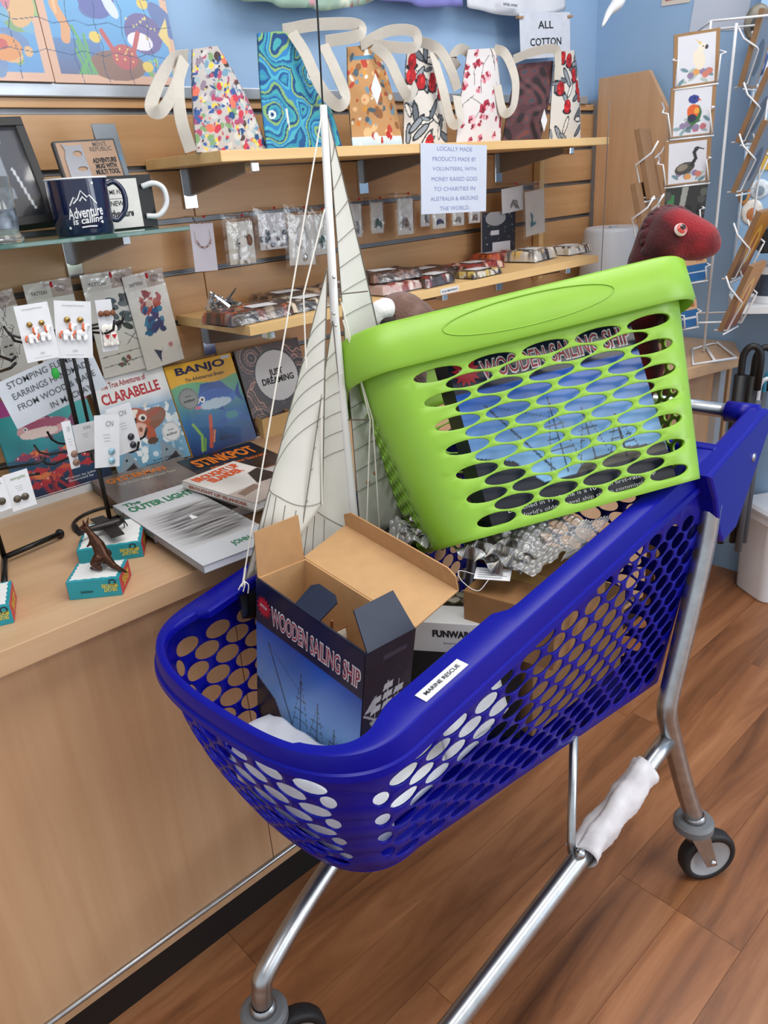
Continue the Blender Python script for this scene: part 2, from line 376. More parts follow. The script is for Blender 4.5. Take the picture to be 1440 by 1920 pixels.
# shelves
def bracket(par, m, x, zt, n=0, clip=True):
    MB().box((x - .015, 1.503, zt - .075), (x + .015, 1.5095, zt - .0005), m).build('bracket_plate', CHROME, par, bevel=.001)
    p = [(1.503, zt), (1.27, zt), (1.27, zt - .012), (1.503, zt - .052)]
    mb = MB(); vs = [(x - .006, a, b) for a, b in p] + [(x + .006, a, b) for a, b in p]
    mb.add([m @ Vector(v) for v in vs], [(0, 1, 2, 3), (7, 6, 5, 4), (0, 4, 5, 1), (1, 5, 6, 2), (2, 6, 7, 3), (3, 7, 4, 0)])
    mb.build('bracket_arm', M('8b8d92', .3, .8, .05), par)
    if clip: MB().box((x - .009, 1.262, zt - .018), (x + .009, 1.285, zt - .001), m).build('bracket_clip', CHROME, par, bevel=.002)
us = thing('timber_shelf', 'pale timber shelf carrying the fabric bags above the hanging packets', 'shelf', T(1.4, 1.38, 1.342)); m = T(-1.4, -1.38, -1.342)
MB().box((.794, 1.238, 1.332), (2.004, 1.508, 1.35), m).build('shelf_board', SHELFM, us, bevel=.001)
for x in (.879, 1.355, 1.87): bracket(us, m, x, 1.3318)
ls = thing('timber_shelf', 'pale timber shelf with folded fabric packs below the hanging packets', 'shelf', T(1.4, 1.38, 1.045)); m = T(-1.4, -1.38, -1.045)
MB().box((.806, 1.238, 1.034), (1.978, 1.508, 1.053), m).build('shelf_board', SHELFM, ls, bevel=.001)
for x in (.87, 1.37, 1.87): bracket(ls, m, x, 1.0338)
# shelf edge label
lm = from3(PY((826, 553), 1.2375), PY((880, 541), 1.2375), PY((826, 541), 1.2375))
lb = thing('shelf_label', 'small white printed strip stuck on the lower shelf edge', 'label', lm[0])
MB().box((0, 0, -.0002), (.062, .012, .0006)).build('label_card', PAPER, lb)
text('LOCALLY MADE PRODUCTS', lb, .031, .006, INK, w=.054, h=.0045, z=.001)
gs = thing('glass_shelf', 'green-edged glass shelf holding the mugs', 'shelf', T(.4, 1.37, 1.236)); m = T(-.4, -1.37, -1.236)
gl, N_, L_, B_ = nt('shelf_glass'); B_.inputs['Base Color'].default_value = (.25, .5, .42, 1); B_.inputs['Roughness'].default_value = .04; B_.inputs['Transmission Weight'].default_value = .75; B_.inputs['IOR'].default_value = 1.45
MB().box((-.5, 1.24, 1.229), (.715, 1.508, 1.236), m).build('glass_pane', gl, gs, bevel=.001)
bracket(gs, m, .612, 1.2285, clip=False)
# paper sign on the upper shelf edge
sg = from3(PY((790, 402), 1.236), PY((911, 396), 1.236), PY((787, 268), 1.236))
sn = thing('paper_sign', 'laminated sign reading LOCALLY MADE PRODUCTS hanging from the upper shelf edge', 'sign', sg[0])
w, h = sg[1], sg[2]
MB().box((0, 0, -.0003), (w, h, .0003)).build('sign_sheet', M('ccd2e0', .25, 0, .02, coat=.3), sn)
for i, s in enumerate(['LOCALLY MADE', 'PRODUCTS MADE BY', 'VOLUNTEERS, WITH', 'MONEY RAISED GOES', 'TO CHARITIES IN', 'AUSTRALIA & AROUND', 'THE WORLD.']):
    text(s, sn, w * .5, h * (.93 - .143 * i), M('7f8ab5', .6, 0, 0), h=h * .06, w=w * (.034 * len(s) + .12), z=.0006, bold=0)
# ============================================================ SHOPPING CART
CY = math.radians(5); CM = T(.361, .66, 0) @ Matrix.Rotation(CY, 4, 'Z'); CMI = CM.inverted()
BLUEP = M('090b8a', .32, 0, .03, 25, spec=.22, name='blue_plastic')
cart = thing('shopping_cart', 'blue plastic mesh shopping trolley on galvanised steel legs', 'shopping cart', CM)
S_REAR_T, S_REAR_B = .80, .70
def hwt(s): return .180 + .063 * s
def hwtl(s): return .228 + .004 * s
def hwbl(s): return .150 + .06 * s
def zrim(s): return .7515 + .139 * s
def hwb(s): return .110 + .132 * s
def zbot(s): return .5045 - .0714 * s
NQ = 40; NS = 40
def outline(srear, sc, sf, hw, hl, zf, n=2.7):
    pts = []
    for i in range(NS): s = srear + (sc - srear) * i / NS; pts.append((s, -hw(s), zf(s)))
    for i in range(2 * NQ + 1):
        th = math.pi * i / (2 * NQ); c, q = math.cos(th), math.sin(th)
        v = -math.copysign(abs(c) ** (2 / n), c) * (hw(sc) if c > 0 else hl(sc)); s = sc - (sc - sf) * abs(q) ** (2 / n); pts.append((s, v, zf(s)))
    for i in range(1, NS + 1): s = sc + (srear - sc) * i / NS; pts.append((s, hl(s), zf(s)))
    return [Vector(p) for p in pts]
top = outline(S_REAR_T, .085, -.032, hwt, hwtl, zrim); bot = outline(S_REAR_B, .135, .035, hwb, hwbl, zbot)
NP = len(top); arc = [0.]
for i in range(1, NP): arc.append(arc[-1] + (top[i] - top[i - 1]).length)
LT = arc[-1]
def ipath(path, X):
    X = min(max(X, 0), LT); j = int(np.searchsorted(arc, X)); j = min(max(j, 1), NP - 1)
    t = (X - arc[j - 1]) / (arc[j] - arc[j - 1]); return path[j - 1].lerp(path[j], t)
def wallpt(X, t):
    a, b = ipath(bot, X), ipath(top, X); p = a.lerp(b, t); d = (b - a); d.z = 0
    out = Vector((b.x - .35, b.y, 0)).normalized(); return p + out * .014 * math.sin(math.pi * min(max(t, 0), 1))
def hgt(X): return (ipath(top, X) - ipath(bot, X)).length
bd = [(X, 0.) for X in np.linspace(0, LT, 120)] + [(X, hgt(X) - .012) for X in np.linspace(LT, 0, 120)]
holes = []; px_, py_ = .058, .0215
XC1 = arc[NS + 16]; XC2 = LT - XC1
row = 0; y = .028
while y < .42:
    for k in range(-1, 60):
        X = .05 + px_ * (k + .5 * (row % 2)); 
        if X < .04 or X > LT - .04: continue
        sp = ipath(top, X).x; mar = .040 + max(0, (sp - .55)) * .18
        if y + .013 > hgt(X) - mar: continue
        d = min(abs(X - XC1), abs(X - XC2)); rx = .0225
        if d < .018: continue
        if d < .044:
            rx = .0105; c = XC1 if abs(X - XC1) < abs(X - XC2) else XC2; X = c + math.copysign(.031, X - c)
            if row % 2 and False: continue
        holes.append(oval(X, y, rx, .0125, 16))
    row += 1; y += py_
clean = []; seen = []
for h in holes:
    c = (sum(p[0] for p in h) / 16, sum(p[1] for p in h) / 16, (h[0][0] - h[8][0]) / 2)
    if all(abs(c[1] - e[1]) > .001 or abs(c[0] - e[0]) > c[2] + e[2] + .002 for e in seen): clean.append(h); seen.append(c)
v2, tri = panel_holes(bd, clean)
mb = MB(); mb.v = [tuple(wallpt(p[0], p[1] / hgt(p[0]))) for p in v2]; mb.f = tri
o = mb.build('basket_wall', BLUEP, cart, smooth=True); solidify(o, .003)
b_ = o.modifiers.new('round', 'BEVEL'); b_.width = .0008; b_.segments = 1; b_.limit_method = 'ANGLE'
# floor of the basket and rear panel
nb = len(bot); mb = MB(); mb.v = [tuple(p) for p in bot]; mb.f = [tuple(range(nb))]; o = mb.build('basket_floor', BLUEP, cart); solidify(o, .006)
rt, rb = top[0], bot[0]; hR = (rt - rb).length
bd = [(rb.y, 0), (hwbl(S_REAR_B), 0), (hwtl(S_REAR_T), hR), (rt.y, hR)]
hs = []
for r in range(16):
    for k in range(-6, 7):
        x = px_ * (k + .5 * (r % 2)); y = .03 + py_ * r
        if abs(x) < .15 + .04 * y / hR and y < hR - .05: hs.append(oval(x, y, .0225, .0125))
v2, tri = panel_holes(bd, hs); mb = MB()
mb.v = [(rb.x + (rt.x - rb.x) * p[1] / hR, p[0], rb.z + (rt.z - rb.z) * p[1] / hR) for p in v2]; mb.f = tri
solidify(mb.build('rear_panel', BLUEP, cart, smooth=True), .005)
# rim, swept round the top outline
prof = [(-.03, -.012), (-.03, -.003), (-.027, 0), (-.003, 0), (.001, -.003), (.003, -.012), (.004, -.03), (.007, -.032), (.008, -.042), (.003, -.044), (-.001, -.013)]
rings = []
for i in range(NP):
    t = (top[min(i + 1, NP - 1)] - top[max(i - 1, 0)]); t.z = 0; t.normalize(); out = Vector((t.y, -t.x, 0))
    p = top[i]
    if (p - Vector((.3, 0, p.z))).dot(out) < 0: out = -out
    wide = min(max((.285 - p.x) / .02, 0), 1) * .014 * (p.x > .085 or p.y < -.1); fr = min(max((p.x + .03) / .12, 0), 1); fr = fr * fr * (3 - 2 * fr)
    rings.append([p + out * ((a - wide) * (.26 + .74 * fr) if a < -.01 else a) + Vector((0, 0, b * (.72 + .28 * fr))) for a, b in prof])
MB().loft(rings).build('rim', BLUEP, cart, auto=.7)
MB().box((S_REAR_T - .02, -hwt(.8), zrim(.8) - .045), (S_REAR_T + .008, hwtl(.8), zrim(.8))).build('rear_rim', BLUEP, cart, bevel=.004)
# handle arms, bar
for sgn in (-1, 1):
    v = .236 if sgn < 0 else .212; v *= sgn
    pl = [(.70, zrim(.70) - .002), (.955, zrim(.955) + .004), (.985, .874), (.982, .85), (.862, .70), (.80, .695), (.775, .722), (.74, zrim(.74) - .06)]
    mt = Matrix(((1, 0, 0, 0), (0, 0, -1, v), (0, 1, 0, 0), (0, 0, 0, 1)))
    arm = MB().prism(pl, -.017, .017, mt).build('handle_arm', BLUEP, cart, bevel=.006)
    MB().lathe([(.001, .019), (.007, .019), (.008, .017), (.008, .012)], 12, mt @ T(.905, .815, 0) @ (Matrix.Rotation(math.pi, 4, 'X') if sgn > 0 else Matrix())).build('bolt', STEEL, arm, smooth=True)
    MB().tube([(.955, v - .0, .874), (.955, v * .78, .874)], .0185, 16).build('handle_sleeve', BLUEP, cart, smooth=True)
MB().tube([(.955, -.2, .874), (.955, .2, .874)], .013, 16).build('handle_bar', STEEL, cart, smooth=True)
# steel frame
def Lc(p): return CMI @ Vector(p)
legR = [(1.150, .492, .775), (1.138, .491, .70), (1.104, .489, .59), (1.062, .487, .465), (1.052, .485, .42), (1.066, .480, .365), (1.10, .460, .235), (1.1235, .446, .158)]
MB().tube(catmull([Lc(p) for p in legR], 6), .0172, 14).build('leg_tube', STEEL, cart, smooth=True)
def mir(p, f=.88): q = Lc(p); return Vector((q.x, -q.y * f, q.z))
MB().tube(catmull([mir(p) for p in legR], 6), .0172, 14).build('leg_tube', STEEL, cart, smooth=True)
railR = [(1.062, .482, .362), (.80, .484, .29), (.497, .487, .213), (.41, .488, .196), (.382, .489, .178), (.377, .489, .15)]
MB().tube(catmull([Lc(p) for p in railR], 6), .0158, 14).build('base_rail', STEEL, cart, smooth=True)
railL = [(1.05, .895, .362), (.80, .853, .30), (.51, .782, .25), (.372, .745, .213), (.350, .739, .19), (.345, .737, .15)]
MB().tube(catmull([Lc(p) for p in railL], 6), .0158, 14).build('base_rail', STEEL, cart, smooth=True)
st_ = MB().tube([Lc((.785, .4915, .302)), Lc((.790, .497, .32)), Lc((.846, .536, .482))], .0068, 10).build('strut', STEEL, cart, smooth=True)
MB().ball(Lc((.787, .478, .308)), .0085, 8).build('bolt', STEEL, st_, smooth=True)
MB().tube([Lc((.79, .83, .302)), Lc((.846, .80, .478))], .0068, 10).build('strut', STEEL, cart, smooth=True)
RUB = M('1b1b1d', .6, 0, .1); GREYP = M('6c6f73', .5, 0, .05); HUB = M('a3a6aa', .45, 0, .05)
def caster(topw, dirw):
    d = Vector((dirw[0], dirw[1], 0)).normalized(); ax = Vector((-d.y, d.x, 0))
    tp = Vector(topw); wc = Vector((tp.x, tp.y, .0555)) + d * .036
    def L(mb): mb.v = [tuple(CMI @ Vector(p)) for p in mb.v]; return mb
    c = L(MB().lathe([(.001, .0), (.031, 0), (.0365, -.006), (.0365, -.019), (.031, -.025), (.001, -.025)], 24, T(*tp))).build('caster', GREYP, cart, auto=.6)
    L(MB().lathe([(.0165, .012), (.02, .008), (.021, -.001), (.001, -.001)], 16, T(*tp))).build('collar', STEEL, c, smooth=True)
    L(MB().tube([tp + Vector((0, 0, -.02)), tp + Vector((0, 0, -.05))], .011, 12)).build('stem', STEEL, c, smooth=True)
    for sg_ in (-1, 1):
        a = tp + ax * .0215 * sg_; mb = MB()
        q = [a + d * -.017 + Vector((0, 0, -.024)), a + d * .021 + Vector((0, 0, -.024)), Vector((wc.x, wc.y, .045)) + ax * .0215 * sg_ + d * .011, Vector((wc.x, wc.y, .045)) + ax * .0215 * sg_ - d * .011]
        vs = [p + ax * .0015 for p in q] + [p - ax * .0015 for p in q]
        mb.add(vs, [(0, 1, 2, 3), (7, 6, 5, 4), (0, 4, 5, 1), (1, 5, 6, 2), (2, 6, 7, 3), (3, 7, 4, 0)]); L(mb).build('fork', STEEL, c, bevel=.001)
        L(MB().lathe([(.001, .004), (.005, .003), (.006, 0)], 10, fm(wc + ax * .0235 * sg_, d, ax.cross(d) * sg_ if False else Vector((0, 0, 1)).cross(ax) * 0 + Vector((0, 0, 1))) @ (Matrix.Rotation(0 if sg_ < 0 else math.pi, 4, 'X')))).build('axle_bolt', CHROME, c, smooth=True)
    wm = fm(wc, d, (0, 0, 1))
    L(MB().lathe([(.042, -.0145), (.052, -.014), (.0555, -.008), (.0555, .008), (.052, .014), (.042, .0145), (.042, -.0145)], 36, wm)).build('tyre', RUB, c, smooth=True)
    L(MB().lathe([(.001, -.006), (.022, -.006), (.034, -.011), (.0425, -.013), (.0425, .013), (.034, .011), (.022, .006), (.001, .006)], 30, wm)).build('wheel_hub', HUB, c, auto=.5)
caster((1.1235, .446, .155), (.85, -.53)); caster((.345, .737, .15), (.96, -.28)); caster((.377, .489, .15), (.9, -.3)); 
caster(tuple(CM @ (mir(legR[-1]) + Vector((0, 0, -.003)))), (1, 0))
# sticker on the rim
a = CMI @ PZ((797, 1286), .787); b = CMI @ PZ((879, 1218), .797)
a = Vector((a.x, -hwt(a.x) + .014, zrim(a.x) + .0008)); b = Vector((b.x, -hwt(b.x) + .014, zrim(b.x) + .0008))
sm = fm(a, b - a, Vector((0, 1, 0))); ln = (b - a).length
sk = MB().box((0, -.0085, -.0003), (ln, .0085, .0005), sm).build('sticker', PAPER, cart); sk['label'] = 'white sticker reading MARINE RESCUE'
text('MARINE RESCUE', sk, ln / 2, 0, INK, w=ln * .8, h=.0058, z=.0013, m=sm, bold=.008)
# crumpled paper sleeve on the rail
a, b = Vector((.985, .4815, .3415)), Vector((.80, .484, .29)); ax = (b - a); n = 30; rings = []
pm = fm(a, ax, (0, 0, 1))
for i in range(n + 1):
    f_ = i / n; ring = []
    for j in range(28):
        th = 2 * math.pi * j / 27 * 1.05; rr = .0245 + .0035 * math.sin(3 * th + 5 * f_) * f_ + .0022 * math.sin(17 * f_ + 2 * th) + .001 * random.uniform(-1, 1) + (.006 * (j > 23) * (1 - f_))
        ring.append(pm @ Vector((ax.length * f_ + .004 * math.sin(th * 2) * (f_ > .9), rr * math.cos(th), rr * math.sin(th))))
    rings.append(ring)
o = MB().loft(rings, False, False).build('paper_wrap', M('d6d3d6', .8, 0, .12, 35, .3), smooth=True); solidify(o, .0008)
tag(o, 'crumpled dirty white paper wrapped round the trolley base rail', 'paper')
# ============================================================ GREEN BASKET AND ITS CONTENTS
ua = math.radians(14.9)
GD = 1.09
uc = np.array([math.cos(ua), math.sin(ua), -.10]); uc /= np.linalg.norm(uc)
wc_ = np.array([-math.sin(ua) * .99, math.cos(ua) * .99, -.06]); wc_ -= uc * (uc @ wc_); wc_ /= np.linalg.norm(wc_)
U_ = Vector((RC @ uc).tolist()); W_ = Vector((RC @ wc_).tolist()); Dv = W_.cross(U_)        # x along the long side, y away from the viewer, z up
gx, gd, gh = .55, .33, .325                       # top length, depth, height
g0 = PD((981, 540), GD)                             # middle of the front rim's top edge
bmw = Matrix((U_, Dv, W_)).transposed().to_4x4(); bmw.translation = g0 + Dv * (gd / 2) - W_ * gh
GREEN = M('86b534', .4, 0, .03, 20, name='lime_plastic')
bk = thing('laundry_basket', 'tilted lime green plastic basket with oval slots lying across the trolley', 'basket', bmw)
def rrect(l, d, r, n=10):
    pts = []
    for cx, cy, a0 in ((l / 2 - r, -d / 2 + r, -90), (l / 2 - r, d / 2 - r, 0), (-l / 2 + r, d / 2 - r, 90), (-l / 2 + r, -d / 2 + r, 180)):
        for i in range(n + 1):
            a = math.radians(a0 + 90 * i / n); pts.append(Vector((cx + r * math.cos(a), cy + r * math.sin(a), 0)))
    return pts
def ringat(t, grow=0.):
    l = .418 + (gx - .03 - .418) * t + grow * 2; d = .27 + (gd - .03 - .27) * t + grow * 2
    return rrect(l, d, .062 + grow)
mid = ringat(.6); mid2 = mid + [mid[0]]; ga = [0.]
for i in range(1, len(mid2)): ga.append(ga[-1] + (mid2[i] - mid2[i - 1]).length)
GL = ga[-1]
def gpt(X, t):
    X = X % GL; j = min(max(int(np.searchsorted(ga, X)), 1), len(mid2) - 1); f_ = (X - ga[j - 1]) / max(1e-9, ga[j] - ga[j - 1])
    r = ringat(t); r = r + [r[0]]; p = r[j - 1].lerp(r[j], f_); return Vector((p.x, p.y, gh * t))
X0 = ga[10] * 0                                      # start at front right corner begin
def straight(k): return ga[11 * k + 10], ga[11 * (k + 1)]    # straight runs: right end, back, left end, front
bd = [(X, 0.) for X in np.linspace(0, GL, 160)] + [(X, 1.) for X in np.linspace(GL, 0, 160)]
hs = []
def hrows(xa, xb, px, rx, ry, rows, ymax=.735):
    c = (xa + xb) / 2
    for r in range(rows):
        y = .062 + (ymax - .062) * r / (rows - 1); n = int((xb - xa) / px) + 2
        for k in range(-n, n + 1):
            x = c + px * (k + .5 * (r % 2))
            if xa - .012 <= x - rx and x + rx <= xb + .012: hs.append([((q[0]) % GL if False else q[0], q[1]) for q in oval(x, y, rx, ry, 20)])
fa, fb = ga[11 * 3 + 10], GL
hrows(fa + .0, fb + .026, .0775, .0345, .029, 13)
hrows(*straight(0), .036, .0135, .026, 13); hrows(*straight(1), .0775, .033, .0305, 13); hrows(*straight(2), .036, .0135, .026, 13)
for k in (0, 1, 2, 3):
    ca, cb_ = ga[11 * k], ga[11 * k + 10]
    pass
SH = (ga[11 + 10] + ga[22]) / 2                      # seam in the middle of the back
hs = [[((p[0] - SH + (GL if h[0][0] < SH else 0)), p[1]) for p in h] for h in [[(q[0] + (GL if sum(z[0] for z in h) / len(h) < 0 else 0), q[1]) for q in h] for h in hs]]
hs = [h for h in hs if min(p[0] for p in h) > .001 and max(p[0] for p in h) < GL - .001]
cen = np.array([[sum(p[0] for p in h) / len(h), sum(p[1] for p in h) / len(h), (max(p[0] for p in h) - min(p[0] for p in h)) / 2 + .003, (max(p[1] for p in h) - min(p[1] for p in h)) / 2 + .012] for h in hs])
inner = []
for X in np.arange(.006, GL, .0085):
    for t_ in np.arange(.02, .99, .035):
        if (((X - cen[:, 0]) / cen[:, 2]) ** 2 + ((t_ - cen[:, 1]) / cen[:, 3]) ** 2 > 1).all(): inner.append((X, t_))
v2, tri = panel_holes(bd, hs, inner); mb = MB(); mb.v = [tuple(gpt(min(max(p[0], 0), GL - 1e-7) + SH, p[1])) for p in v2]; mb.f = tri
o = mb.build('basket_wall', GREEN, bk, smooth=True); solidify(o, .0035)
b_ = o.modifiers.new('round', 'BEVEL'); b_.width = .0006; b_.segments = 1; b_.limit_method = 'ANGLE'
fl_ = MB(); r0 = ringat(0, .001); r1 = ringat(0, -.008); fl_.loft([[p + Vector((0, 0, .012)) for p in r0], [p + Vector((0, 0, .002)) for p in ringat(0, -.002)], r1], False)
fl_.add([tuple(p) for p in r1], [tuple(range(len(r1)))]).build('basket_floor', GREEN, bk, auto=.6)
pr = [(-.014, .93, 0), (-.002, .94, .0), (.004, .945, -.058), (.011, .955, -.068), (.0155, .985, -.062), (.0155, 1.0, -.006), (.011, 1.0, -.001), (-.004, 1.0, .0005), (-.014, 1.0, -.004)]
rings = []
for g_, t_, dz in [(0.0, .8, 0)] * 0 + pr: rings.append([p + Vector((0, 0, gh * (1 if t_ > .9 else t_) + dz)) for p in ringat(1, g_)])
MB().loft(rings + [rings[0]], False).build('rim', GREEN, bk, auto=.9)
# raised oval outline on the front of the rim
fy = ringat(1, .0158)[0].y; op = oval(0, gh - .032, .128, .022, 48)
MB().tube([(x, fy, z) for x, z in op + [op[0]]], .0011, 6, False).build('rim_emboss', GREEN, bk, smooth=True)
# lug on the left end
lx = -ringat(1, .0155)[0].x * 0 - (gx - .03) / 2 - .0155
MB().box((lx - .003, -.07, gh - .05), (lx + .001, .07, gh - .02)).build('rim_lug', GREEN, bk, bevel=.002)

# ---- ship box builder (front face local x-z at y=0)
def ship_front(w, h):
    def paint(U, V):
        c = Cv(U, V, '141a35'); x0, y0, y1 = w * .0, h * .18, h * .745
        c.grad(y0, '8fc0ec', y1, '1450b4', (V >= y0) & (V <= y1))
        c.mott(.12, 40)
        c.poly([(0, h * .18), (0, h * .40), (w * .2, h * .33), (w * .32, h * .18)], '1b2233')
        c.poly([(w * .5, h * .18), (w * .55, h * .23), (w * .8, h * .25), (w, h * .22), (w, h * .18)], '55504a')
        for mx, mt in ((.46, .62), (.62, .52), (.78, .44)):
            c.line([(w * mx, h * .2), (w * mx, h * mt)], .0022, '2b2a33')
            for q in (.3, .45, .62): c.line([(w * (mx - .07 + .03 * q), h * (.2 + (mt - .2) * q)), (w * (mx + .07 - .03 * q), h * (.2 + (mt - .2) * q + .006))], .0016, '3a3a44')
            for sd in (-1, 1): c.line([(w * (mx + sd * .09), h * .21), (w * mx, h * mt * .97)], .0011, '4a5266')
        c.line([(w * .13, h * .66), (w * .40, h * .22)], .0026, '232634'); c.line([(w * .13, h * .66), (w * .46, h * .5)], .0009, '3a4250')
        c.grad(0, '10131f', h * .18, '1d2030', V < h * .18)
        return c
    return paint
RIM_T = M('f2f2f4', .5); TRED = M('a23a4a', .5)
def ship_print(par, w, h, m):
    s = sheet('front_print', w, h, ship_front(w, h), par, .0018, PGLOSS, z=.0006, m=m)
    text('WOODEN SAILING SHIP', s, w * .57, h * .845, WHITE, w=w * .82, h=h * .115, z=.001, m=m, bold=.05)
    text('WOODEN SAILING SHIP', s, w * .57, h * .845, TRED, w=w * .805, h=h * .098, z=.0013, m=m, bold=.004)
    pts = []
    for i in range(28): r = (.052 if i % 2 else .034); a = 2 * math.pi * i / 28; pts.append((w * .085 + w * 1.5 * r * math.cos(a), h * .86 + w * 1.5 * r * math.sin(a)))
    MB().prism(pts, .0008, .0012, m).build('burst_badge', M('b01a30', .4), s)
    text('HMS VICTORY', s, w * .085, h * .865, WHITE, w=w * .07, h=h * .018, z=.0016, m=m, rot=-8)
    text("Launched in 1765 she is a 104 gun first-rate ship", s, w * .5, h * .075, WHITE, w=w * .8, h=h * .028, z=.001, m=m, bold=0)
    text("World's oldest naval ship still in commission", s, w * .5, h * .035, WHITE, w=w * .72, h=h * .028, z=.001, m=m, bold=0)
    return s
XZ = Matrix(((1, 0, 0, 0), (0, 0, -1, 0), (0, 1, 0, 0), (0, 0, 0, 1)))     # x-y print -> x-z face looking to -y
# closed box standing in the basket
bw, bh_, bdp = .285, .27, .09
bm2 = bmw @ T(-.125, -.118, .006)
sb = thing('ship_model_box', 'closed navy box with a sailing ship picture seen through the green basket slots', 'box', bm2)
MB().box((0, 0, 0), (bw, bdp, bh_)).build('carton', NAVY, sb, bevel=.0015)
ship_print(sb, bw, bh_, XZ)
# red plush in the basket
def plush_mat(name, c1, c2, sc=7):
    m, N, L, B = nt(name); tc = N.new('ShaderNodeTexCoord'); nz = N.new('ShaderNodeTexNoise'); nz.inputs['Scale'].default_value = sc; nz.inputs['Detail'].default_value = 2
    cr = N.new('ShaderNodeValToRGB'); cr.color_ramp.elements[0].position = .42; cr.color_ramp.elements[1].position = .58
    cr.color_ramp.elements[0].color = lin(c1) + (1,); cr.color_ramp.elements[1].color = lin(c2) + (1,)
    L.new(tc.outputs['Object'], nz.inputs['Vector']); L.new(nz.outputs[0], cr.inputs[0]); L.new(cr.outputs[0], B.inputs['Base Color'])
    n2 = N.new('ShaderNodeTexNoise'); n2.inputs['Scale'].default_value = 260; L.new(tc.outputs['Object'], n2.inputs['Vector'])
    bp = N.new('ShaderNodeBump'); bp.inputs['Strength'].default_value = .5; bp.inputs['Distance'].default_value = .003; L.new(n2.outputs[0], bp.inputs['Height']); L.new(bp.outputs[0], B.inputs['Normal'])
    B.inputs['Roughness'].default_value = .95; B.inputs['Sheen Weight'].default_value = .15; return m
REDPL = plush_mat('red_plush', '440810', '860e1a', 13); DARKR = plush_mat('dark_red_plush', '3a1418', '551a20', 20)
rp = bmw @ Vector((.205, -.02, gh))                                  # rim point under the head
def dpt(px, dy=0.): return PD(px, 1.18 + dy)
dino = thing('plush_dinosaur', 'dark red plush dinosaur resting its chin on the basket rim', 'soft toy', T(*rp))
ri = T(*(-rp))
mb = MB()
neck = [dpt((1185, 690), .05), dpt((1198, 600), .05), dpt((1212, 520), .04), dpt((1226, 465), .03), dpt((1245, 430), .02)]
for i, p in enumerate(neck): mb.ball(ri @ p, [.05, .042, .033, .033, .036][i], 8)
for a, b in zip(neck[:-1], neck[1:]): mb.ball(ri @ a.lerp(b, .5), .036, 8)
def ob(px, r, dy=0.): mb.ball(ri @ dpt(px, dy), r, 9)
ob((1262, 436), .037); ob((1280, 443), .036); ob((1298, 448), .033); ob((1314, 452), .029); ob((1326, 457), .022); ob((1250, 455), .033)
ob((1165, 740), .05, .06); ob((1145, 790), .055, .06)
remesh(mb.build('body', REDPL, dino), .006, 8)
fr = [(1213, 470), (1210, 440), (1217, 415), (1232, 400), (1252, 393), (1272, 397), (1283, 405)]
base = [(1224, 475), (1222, 445), (1228, 424), (1240, 411), (1256, 404), (1272, 405), (1282, 410)]
mb = MB()
for a, b in zip(fr, base):
    p, q = ri @ dpt(a, .012), ri @ dpt(b, .0); mb.ball(p.lerp(q, .35), (.012, .014, .012), 6)
remesh(mb.build('crest', DARKR, dino), .0035, 2)
for a, b in zip(fr[::1], fr[1:]):
    p = ri @ dpt(((a[0] + b[0]) / 2, (a[1] + b[1]) / 2), .008); q = ri @ dpt(((a[0] + b[0]) / 2 + (-8 if a[0] < 1230 else 2), (a[1] + b[1]) / 2 - 9), .01)
    MB().tube([p, p.lerp(q, .6), q], [.009, .007, .001], 8).build('crest_scale', DARKR, dino, smooth=True)
e0 = ri @ dpt((1277, 430), -.0375); vd = (ri.to_3x3() @ (Vector((0, 0, CAMH)) - dpt((1277, 430)))).normalized()
em = fm(e0, U_, W_); ey = MB().lathe([(.001, .0045), (.006, .004), (.009, .0015), (.0098, -.002)], 20, em).build('eye', M('e9cfc8', .2), dino, smooth=True)
MB().lathe([(.001, .0055), (.0055, .005), (.0078, .0032)], 18, em).build('iris', M('b8403a', .2), ey, smooth=True)
MB().lathe([(.001, .0062), (.0038, .0058), (.005, .0045)], 14, em @ T(.001, .0012, 0)).build('pupil', BLACK, ey, smooth=True)
MB().lathe([(.0005, .007), (.0011, .0064)], 8, em @ T(-.0016, .0034, 0)).build('glint', WHITE, ey, smooth=True)
MB().tube([ri @ dpt((1336, 455), -.012), ri @ dpt((1341, 460), -.016)], [.0035, .0006], 8).build('tooth', M('d8b79a', .6), dino, smooth=True)
# brown and white plush at the far left of the basket
bp0 = bmw @ Vector((-.175, .06, gh - .02)); rb_ = T(*(-bp0))
def bpt(px, d=1.20): return PD(px, d)
pup = thing('plush_puppy', 'brown and white plush toy peeping over the left end of the basket', 'soft toy', T(*bp0))
mb = MB(); mb.ball(rb_ @ bpt((752, 600), 1.24), (.048, .045, .045), 10); mb.ball(rb_ @ bpt((742, 700), 1.26), (.055, .05, .07), 10); mb.ball(rb_ @ bpt((775, 600), 1.25), (.035, .04, .034), 10)
remesh(mb.build('body', plush_mat('brown_plush', '6a4f45', '80645a', 30), pup), .006)
mb = MB(); mb.ball(rb_ @ bpt((717, 582), 1.19), (.021, .02, .017), 9); mb.ball(rb_ @ bpt((706, 597), 1.19), (.016, .016, .016), 9); mb.ball(rb_ @ bpt((722, 575), 1.195), (.016, .016, .014), 9)
remesh(mb.build('muzzle', M('f0f0ee', .95, 0, .03, 200, .6), pup), .004, 3)
mb = MB(); mb.ball(rb_ @ bpt((727, 604), 1.185), (.014, .013, .009), 8); remesh(mb.build('dark_patch', M('2a2320', .95, 0, .1, 200, .5), pup), .0035, 2)
